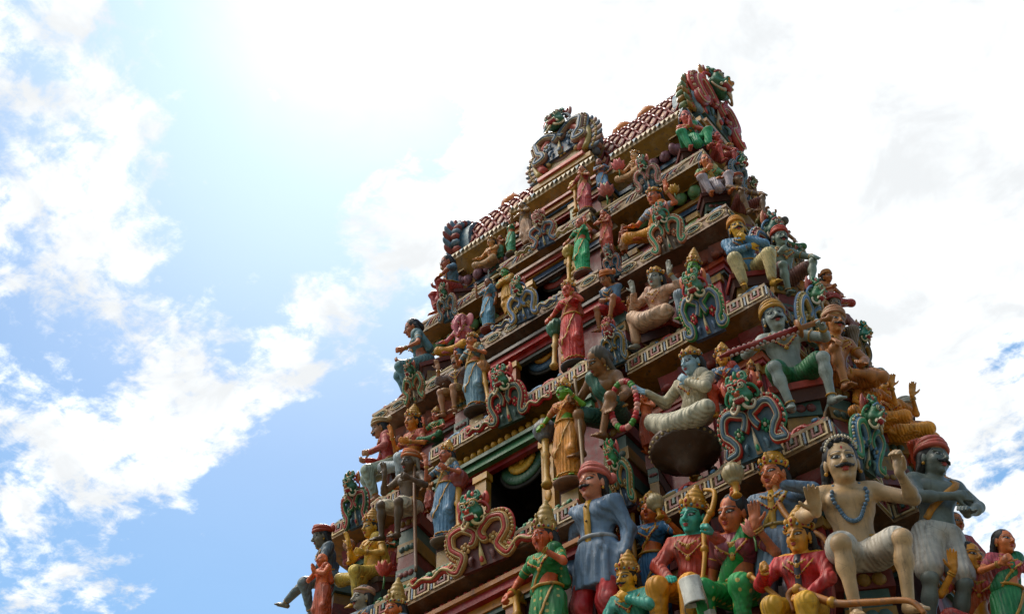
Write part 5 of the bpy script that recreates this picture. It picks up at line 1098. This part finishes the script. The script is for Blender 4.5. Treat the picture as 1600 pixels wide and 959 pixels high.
S('r5', 'grey skinned moustached man in a red cap beside the blue shirted man', (1226, 446), (1216, 352), 3, 'x', -.12, rz=.95, pose='up', legs=('up', 'wide'), skin='#6f7a70', arms=('knee', 'bent'), wear=[('shorts', '#6a4a44')], gear='turban', gearcol=('#94382c', '#9c4434'), stache=True, head=(-.1, 0, 0))
S('r6', 'tan face in profile looking right over the third side ledge', (1270, 508), (1268, 434), 3, 'x', -.05, rz=.80, pose='fold', skin='#a06f44', arms=('lap', 'raise'), wear=[('dhoti', '#3a7a50'), ('drape', '#3a7a50')], gear='low')
S('r7', 'man in a green and red striped turban beyond the white turbaned guard', (1306, 540), (1302, 458), 3, 'x', .04, rz=.80, pose='hang', skin='#7d6a58', arms=('lap', 'knee'), wear=[('shirt', '#7a4a3c', 'long'), ('pants', '#6a5a4a')], gear='turban', gearcol=('#3c5c4a', '#8a3a34'), stache=True)
S('r9', 'golden woman with a high curly crown on the fourth side ledge', (1362, 668), (1352, 562), 4, 'x', -.02, rz=.80, pose='fold', sex='f', skin='#c0893a', arms=('raise', 'lap'), wear=[('dhoti', '#c08428'), ('blouse', '#b97c28')], gear='crown', gearcol='#6a5a3c')
S('r10', 'second golden woman turned away on the fourth side ledge', (1392, 690), (1378, 572), 4, 'x', .02, rz=.80, pose='fold', sex='f', skin='#c08a40', arms=('raise', 'give'), wear=[('dhoti', '#c08a2c'), ('blouse', '#b88028')], gear='crown', gearcol='#6a5a3c')
S('r11', 'grey capped man in yellow at the outer edge of the fourth side ledge', (1428, 724), (1412, 618), 4, 'x', .0, rz=.80, pose='hang', skin='#a87a4c', arms=('lap', 'hold'), wear=[('shirt', '#b97c24', 'long'), ('pants', '#a8502c')], gear='turban', gearcol=('#7a7c78', '#8a8a84'))
S('e13', 'dark bare chested giant in a striped turban standing on the lane side', (1476, 1010), (1455, 683), 4, 'x', .12, rz=.85, skin='#5c625e', arms=('lap', 'fold'), wear=[('shorts', '#aaa6a0'), ('sash', '#a0743c')], gear='turban', gearcol=('#8a5a44', '#a0564c'), stache=True, head=(.35, .05, 0), jewel=False)
S('e14', 'yellow faced woman in red holding up both palms below the dark giant', (1528, 998), (1512, 846), 4, 'x', .35, rz=.75, pose='fold', sex='f', skin='#bd8634', arms=('raise', 'raise'), wear=[('dhoti', '#9a4038'), ('blouse', '#a04a44'), ('drape', '#a8583c')], gear='bun', head=(.3, -.05, 0))
S('e15', 'woman in a green saree and rose blouse at the bottom right corner', (1588, 1060), (1566, 828), 4, 'x', .60, rz=.85, sex='f', skin='#b5704e', arms=('give', 'bent'), wear=[('saree', '#2f6c44'), ('blouse', '#a0525a'), ('drape', '#2f6c44')], gear='bun', head=(.25, 0, 0))
# smaller attendants tucked between the large figures
for key, lab, base, top, lv, ax, off, kw in [
 ('g1', 'blue robed companion sitting right of the pink elephant headed figure', (738, 556), (733, 508), 2, 'y', .26, dict(rz=.1, pose='hang', skin='#a9765a', arms=('lap', 'bent'), wear=[('dhoti', '#5c7a94'), ('shirt', '#5c7a94')], gear='low')),
 ('g2', 'small crimson draped attendant between the pale rose deity and the green rimmed scroll', (1066, 498), (1062, 440), 3, 'y', .34, dict(rz=.2, sex='f', skin='#a5603f', arms=('chest', 'down'), wear=[('saree', '#a23a2c'), ('blouse', '#a23a2c')], gear='crown')),
 ('g3', 'small ochre child figure standing between the turbaned man and the pale rose deity', (988, 520), (984, 462), 3, 'y', .30, dict(rz=.1, skin='#a8764a', arms=('pray', 'pray'), wear=[('dhoti', '#a8602c')], gear='low')),
 ('g4', 'little orange attendant kneeling beside the sword bearer', (1178, 612), (1172, 560), 4, 'y', .30, dict(rz=.1, pose='fold', skin='#b5703c', arms=('pray', 'pray'), wear=[('dhoti', '#a8432c')], gear='crown')),
 ('g5', 'small red saree attendant in the corner behind the yellow deity', (612, 905), (610, 828), 4, 'y', .30, dict(rz=.1, sex='f', skin='#b06a48', arms=('chest', 'down'), wear=[('saree', '#9c3a30'), ('blouse', '#3f6a4c')], gear='crown')),
 ('g6', 'tiny green draped attendant beside the lounging man of the top left bay', (782, 408), (782, 368), 1, 'y', .25, dict(rz=.1, skin='#a26a4a', arms=('pray', 'pray'), wear=[('dhoti', '#4a7a58')], gear='bun')),
 ('g7', 'small rust skinned attendant between the orange goddess and the coral saree', (976, 398), (974, 350), 2, 'y', .32, dict(rz=.1, skin='#a25c40', arms=('chest', 'down'), wear=[('dhoti', '#96683a')], gear='low')),
 ('g8', 'tan attendant peering between the dark staff bearer and the slate blue saree', (672, 800), (670, 742), 4, 'y', .10, dict(rz=.1, skin='#9c6c44', arms=('pray', 'pray'), wear=[('dhoti', '#8a4030')], gear='low')),
 ('g9', 'blue draped attendant on the side face above the golden women', (1340, 590), (1330, 520), 3, 'x', .0, dict(rz=1.1, pose='fold', skin='#a3784e', arms=('lap', 'raise'), wear=[('dhoti', '#4f6c86')], gear='crown')),
 ('g10', 'red draped attendant crowding the side face beyond the tan profile figure', (1296, 480), (1290, 420), 3, 'x', .05, dict(rz=1.2, pose='fold', skin='#9c6644', arms=('lap', 'bent'), wear=[('dhoti', '#8f3a30')], gear='turban', gearcol=('#8c5a3a', '#96683f'))),
 ('g11', 'green draped attendant at the outer edge of the second side ledge', (1226, 392), (1218, 336), 2, 'x', .05, dict(rz=1.2, pose='fold', skin='#8f6a4a', arms=('lap', 'bent'), wear=[('dhoti', '#4a6c44')], gear='crown')),
 ('g12', 'rust draped attendant below the top side eave corner', (1142, 262), (1138, 222), 1, 'x', .02, dict(rz=1.2, pose='fold', skin='#a8684a', arms=('pray', 'pray'), wear=[('dhoti', '#8c4634')], gear='low')),
 ('g13', 'ochre attendant with folded hands behind the dark giant in the striped turban', (1462, 790), (1452, 705), 4, 'x', -.05, dict(rz=1.2, pose='fold', skin='#a8803f', arms=('pray', 'pray'), wear=[('dhoti', '#5a7444')], gear='crown')),
 ('g14', 'red cloaked attendant between the dark giant and the yellow faced woman', (1500, 900), (1490, 800), 4, 'x', .15, dict(rz=1.0, pose='fold', skin='#94603c', arms=('lap', 'bent'), wear=[('shirt', '#8f3830'), ('dhoti', '#6f4a3a')], gear='bun')),
]:
    S(key, lab, base, top, lv, ax, off, jewel=False, **kw)

# faces in the shade behind the archers
for q, (lab, bx, by, ty, sk, of, sx) in enumerate([
 ('shaded brown face between the blue gown and the turquoise archer', 1066, 905, 800, '#8f6a38', .45, 'm'), ('shaded ochre face above the turquoise archer and his bow', 1114, 850, 735, '#a88446', .62, 'm'),
 ('dark face second from the corner in the shade under the ledge', 1142, 835, 728, '#7f5a36', .60, 'm'), ('shaded reddish face behind the round club', 1168, 830, 718, '#94583a', .62, 'm'),
 ('shaded face pressed against the woman in the bright green saree', 1126, 890, 785, '#9c5c44', .40, 'f'), ('half hidden face behind the red coat of the lowest archer', 1288, 915, 812, '#8f5238', .40, 'f')]):
    S('f%d' % q, lab, (bx, by), ty, 4, off=of, sex=sx, skin=sk, arms=('down', 'down'), wear=[('shirt', ('#4a3a34', '#3c4a44', '#5a3a30')[q % 3]), ('pants', '#3a2c28')], gear='bun', jewel=False)

# ------------------------------------------------------------------ things the statues hold or rest on
def V3(p): return Vector(tuple(float(q) for q in p))
def frame_to(a, b):
    a, b = V3(a), V3(b); d = b-a; return Matrix.Translation(a) @ d.to_track_quat('Z', 'Y').to_matrix().to_4x4(), d.length
def club(label, a, b, r=.09, col='#a8803c', bcol='#8a5040', name='club', grp='clubs held by the guardian statues'):
    M, L = frame_to(a, b); o = empty(name, (0, 0, 0)); o.matrix_world = M; tag(o, label, 'club', grp); q = r
    zc = L-1.25*q; k = MB(); k.lathe([(0, 0), (q*.42, .0), (q*.5, L*.03), (q*.36, L*.07), (q*.27, L*.12), (q*.28, zc*.5), (q*.42, zc*.55), (q*.30, zc*.6), (q*.34, zc-q)], 14, 0); k.build('shaft', paint(col, .45, .6), o)
    k = MB(); k.lathe([(q*.35, zc-q*1.15), (q*.62, zc-q*1.05), (q*.5, zc-q*.92), (q*.75, zc-q*.7), (q*1.0, zc-q*.3), (q*1.04, zc), (q*.95, zc+q*.4), (q*.7, zc+q*.75), (q*.45, zc+q*.9), (q*.55, zc+q*1.0), (q*.3, zc+q*1.1), (q*.32, zc+q*1.18), (0, L)], 40, 0, wob=lambda a, z: 1+(.17*abs(math.cos(7*a))-.12 if abs(z-zc) < q*.85 else 0)); k.build('head', paint(bcol, .4, .5), o)
    return o
def fromto(p, q, lv, off): return at(*p, y=CORNER[lv][1]+off), at(*q, y=CORNER[lv][1]+off)
club('tan ribbed club beside the right post of the lowest doorway', *fromto((855, 760), (851, 656), 4, -.36), r=.13, col='#9a7c48', bcol='#5c5a58')
club('club with a red ribbed head under the hand of the slate blue saree', *fromto((718, 834), (714, 734), 4, -.46), r=.125, bcol='#7c4038')
club('tan club with a green ball foot beside the scarlet saree', *fromto((866, 574), (869, 500), 3, -.16), r=.12, col='#a88a58', bcol='#3a5c44')
club('striped club held by the woman in the grey blue saree', *fromto((764, 628), (752, 565), 3, -.22), r=.10, bcol='#a0704a')
club('carved club beside the bright green saree', *fromto((889, 442), (890, 384), 2, -.10), r=.10, bcol='#a58c50')
club('small tan club beside the rose saree of the topmost doorway', *fromto((900, 330), (898, 284), 1, -.08), r=.09, bcol='#a88848')
club('short upright club in the raised hand of the yellow deity', *fromto((545, 880), (546, 842), 4, -.02), r=.075, bcol='#94705a')
club('round ribbed club held up beside the blue gown', ST['e7']['grip'][1]+Vector((.02, -.02, -.10)), ST['e7']['grip'][1]+Vector((-.02, -.06, .20)), r=.085, bcol='#9a8c70')
club('round ribbed club held up in front of the blue grey archer', ST['e3']['grip'][-1]+Vector((0, -.02, -.14)), ST['e3']['grip'][-1]+Vector((.02, -.06, .24)), r=.10, bcol='#a09274')
club('short club resting on the green goddess side at the bottom doorway', *fromto((806, 925), (812, 1010), 4, -.55), r=.13, bcol='#7c5a44')
def rod(label, pts, r, cat, name, col='#8a6a44', taper=.7, knobs=(), kcol='#a8803c'):
    o = empty(name, V3(pts[0])); tag(o, label, cat); P = [V3(p)-V3(pts[0]) for p in smooth_path(pts, 8)]; n = len(P)
    k = MB(); k.tube(P, [r*(1-(1-taper)*abs(2*i/(n-1)-1)) for i in range(n)], 0, 8); k.build('shaft', paint(col, .45, .6), o)
    if knobs:
        k = MB()
        for u in knobs: k.ball(P[int(u*(n-1))], r*1.35, 0, 9, 6)
        k.build('knob', paint(kcol, .4, .5), o)
    return o
def pl(px, lv, off): return at(*px, y=CORNER[lv][1]+off)
rod('thin brown staff held by the dark old man', [pl((647, 716), 4, -.50), pl((648, 800), 4, -.50), pl((650, 892), 4, -.50)], .022, 'staff', 'staff', '#6a4a30', .85)
rod('tall pale staff held by the green faced woman in yellow', [pl((898, 590), 4, -.48), pl((906, 670), 4, -.48), pl((912, 742), 4, -.48)], .020, 'staff', 'staff', '#8a7258', .9, (.05,))
g6 = ST['e6']['grip'][1]; rod('tall gold bow held by the turquoise faced archer', [pl((1100, 765), 4, -.22), pl((1116, 768), 4, -.24), pl((1113, 795), 4, -.24), pl((1101, 822), 4, -.24), pl((1101, 870), 4, -.24), pl((1095, 925), 4, -.24)], .032, 'bow', 'bow', '#a87e44', .5, (.45, .6, .75))
rod('curved bow sweeping down from the blue grey archer', [pl((1178, 722), 4, -.02), pl((1182, 713), 4, -.04), pl((1197, 724), 4, -.06), pl((1210, 760), 4, -.08), pl((1222, 795), 4, -.08), pl((1245, 820), 4, -.08), pl((1285, 838), 4, -.05), pl((1298, 866), 4, -.02)], .036, 'bow', 'bow', '#96683c', .5, (.35, .5))
rod('long horizontal bow across the lap of the crimson archer', [pl((1240, 955), 4, -.42), pl((1232, 930), 4, -.42), pl((1246, 920), 4, -.42), pl((1275, 932), 4, -.42), pl((1310, 942), 4, -.40), pl((1360, 940), 4, -.38), pl((1420, 938), 4, -.36), pl((1445, 958), 4, -.34)], .036, 'bow', 'bow', '#8f6038', .6, (.3, .55))
rod('slim rod in the right hand of the blue gowned woman', [pl((988, 790), 4, -.02), pl((990, 840), 4, -.02), pl((993, 890), 4, -.02)], .028, 'rod', 'rod', '#9a7444', .8, (.06,))
rod('pointed arrow in front of the crimson archer', [pl((1170, 897), 4, -.40), pl((1200, 920), 4, -.40), pl((1238, 950), 4, -.40)], .024, 'arrow', 'arrow', '#a07440', .8, (.1,))
# sword
a, b = V3(ST['d1']['grip'][-1]), V3(ST['d1']['grip'][1]); d = (b-a).normalized(); M, L = frame_to(a-d*.50, b+d*.22); o = empty('sword', (0, 0, 0)); o.matrix_world = M; tag(o, 'ornate red and grey sword across the lap of the grey skinned man', 'sword')
L0 = (b-a).length; k = MB(); k.lathe([(0, 0), (.016, .0), (.035, .10), (.042, .5), (.045, .50+L0*.62), (.03, .50+L0*.63)], 12, 0, wob=lambda a, z: 1-.3*abs(math.sin(a))); 
for q in range(14): k.ball((0, -.040, .12+q*.055), (.020, .012, .022), 1, 7, 5); k.ball((0, .040, .12+q*.055), (.020, .012, .022), 1, 7, 5)
k.build('scabbard', [paint('#7c302a', .4, .5), paint('#b09a94', .45, .5)], o)
k = MB(); k.lathe([(.03, .50+L0*.63), (.10, .50+L0*.65), (.10, .50+L0*.68), (.03, .50+L0*.70), (.026, .50+L0+.12), (.045, .50+L0+.15), (0, .50+L0+.20)], 12, 0); k.build('hilt', paint('#8a5c34', .4, .5), o)
# garland hung from the old man's hands
gc = at(975, 632, y=CORNER[4][1]-.42); k = MB()
for q in range(34):
    an = 2*PI*q/34; c = (.155*math.cos(an), -.02*math.sin(an), .29*math.sin(an)); k.ball(c, (.036, .034, .036), (q//2) % 3, 7, 5)
gl = k.build('garland', [paint('#9c3a3a', .5, .4), paint('#b88a80', .5, .4), paint('#4a7a3c', .5, .4)]); gl.location = gc; gl.rotation_euler = (.1, .10, .1); tag(gl, 'pink and green flower garland hanging from the old man', 'garland')
# flowers and small things in hands
def lotus(label, p, s, c1, c2):
    o = empty('lotus', V3(p), 0, s); tag(o, label, 'flower'); k = MB()
    for ring, (n, t, l) in enumerate(((8, .75, 1.0), (7, .4, 1.05), (4, .12, 1.0))):
        for q in range(n):
            an = 2*PI*(q+.5*ring)/n; dv = Vector((math.cos(an)*math.sin(t), math.sin(an)*math.sin(t), math.cos(t))); k.tube([dv*.05, dv*.4*l, dv*.75*l+Vector((0, 0, .1)), dv*.95*l+Vector((0, 0, .22))], [.1, .24, .19, .02], ring % 2, 7, .4, dv.cross(Vector((0, 0, 1))).cross(dv))
    k.build('petals', [paint(c1, .5, .4), paint(c2, .5, .4)], o); k = MB(); k.tube([(0, 0, -1.0), (0.05, 0, -.4), (0, 0, .1)], .07, 0, 6); k.build('stem', paint('#4a6a3c', .5, .5), o)
lotus('pink lotus held by the lounging pale man of the top right bay', at(967, 265, y=CORNER[1][1]-.05), .17, '#b86a6a', '#b98a80')
lotus('pink lotus bud against the bright green saree', at(1178, 838, y=CORNER[4][1]-.22), .16, '#b87a70', '#b08a68')
lotus('ochre flower in the raised hand of the orange goddess', at(1054, 302, y=CORNER[2][1]-.02), .13, '#b08a48', '#94602c')
lotus('pink and green lotus bud at the foot of the yellow deity', at(600, 900, y=CORNER[4][1]-.30), .17, '#a84a40', '#b08a60')
lotus('pot of pale lotus buds on the top ledge', at(948, 306, y=CORNER[1][1]-.30), .20, '#a8645c', '#8aa07a')
# round lotus balcony under the white robed deity: part of the tower
pb = at(1070, 700, y=CORNER[4][1]+.0); k = MB(); Mb = TI @ Matrix.Translation(V3(pb)) @ Matrix.Scale(.86, 4)
k.lathe([(0, -.40), (.08, -.38), (.12, -.32), (.16, -.25), (.28, -.16), (.40, -.09), (.42, -.07), (.40, -.05), (.43, -.03), (.43, .02), (.40, .03), (0, .03)], 36, 0, wob=lambda a, z: 1+(.03*math.cos(18*a) if -.3 < z < -.08 else 0))
for q in range(30): an = 2*PI*q/30; k.ball((.42*math.cos(an), .42*math.sin(an), -.045), .022, 1, 7, 5)
bo = k.build('lotus_balcony', [paint('#4a3628', .5, .7), paint('#a08c68', .5, .6)], tower, Mb)
# white drum floodlight on its bracket
p = at(1082, 922, y=CORNER[4][1]-.55); o = empty('floodlight', V3(p), -.2, .80); o.rotation_euler = (.35, .12, -.2); tag(o, 'white drum shaped floodlight on a wire bracket in front of the archers', 'floodlight')
k = MB(); k.lathe([(0, .14), (.118, .14), (.124, .13), (.124, -.13), (.131, -.14), (.131, -.155), (.118, -.155), (.110, -.05), (0, -.05)], 28, 0); k.build('drum', paint('#c4c4c0', .4, .4), o)
k = MB(); k.lathe([(.109, -.052), (.109, -.11), (0, -.11)], 24, 0); k.build('lens', paint('#4a2c26', .2, .2), o)
k = MB(); k.tube([(-.14, 0, 0), (-.16, -.02, -.2), (-.08, .05, -.30), (.10, .05, -.30), (.17, -.02, -.18), (.14, 0, 0)], .010, 0, 6); k.box((-.09, -.02, -.37), (.06, .10, -.305), 1); k.box((.07, 0, -.33), (.16, .09, -.27), 1)
k.build('bracket', [paint('#6a5e4c', .5, .5), paint('#a8a69c', .4, .4)], o)
# small lamp on an arm against the sky
p0 = at(1211, 349, x=CORNER[2][0]+.10); p1 = at(1223, 345, x=CORNER[2][0]+.22); o = empty('arm_lamp', V3(p0)); tag(o, 'small dark lamp on a short arm sticking out against the sky', 'lamp'); e_ = V3(p1)-V3(p0)
k = MB(); k.tube([(0, 0, 0), e_*.5, e_], .013, 0, 6); k.tube([(0, 0, 0), -e_*2.2], .013, 0, 6); k.build('arm', paint('#3a3632', .5, .3), o); k = MB(); k.ball(e_, (.055, .055, .05), 0, 10, 7); k.tube([e_, e_+Vector((.04, -.02, -.05))], [.045, .062], 0, 10); k.build('lamp_head', paint('#4a423a', .4, .3), o)
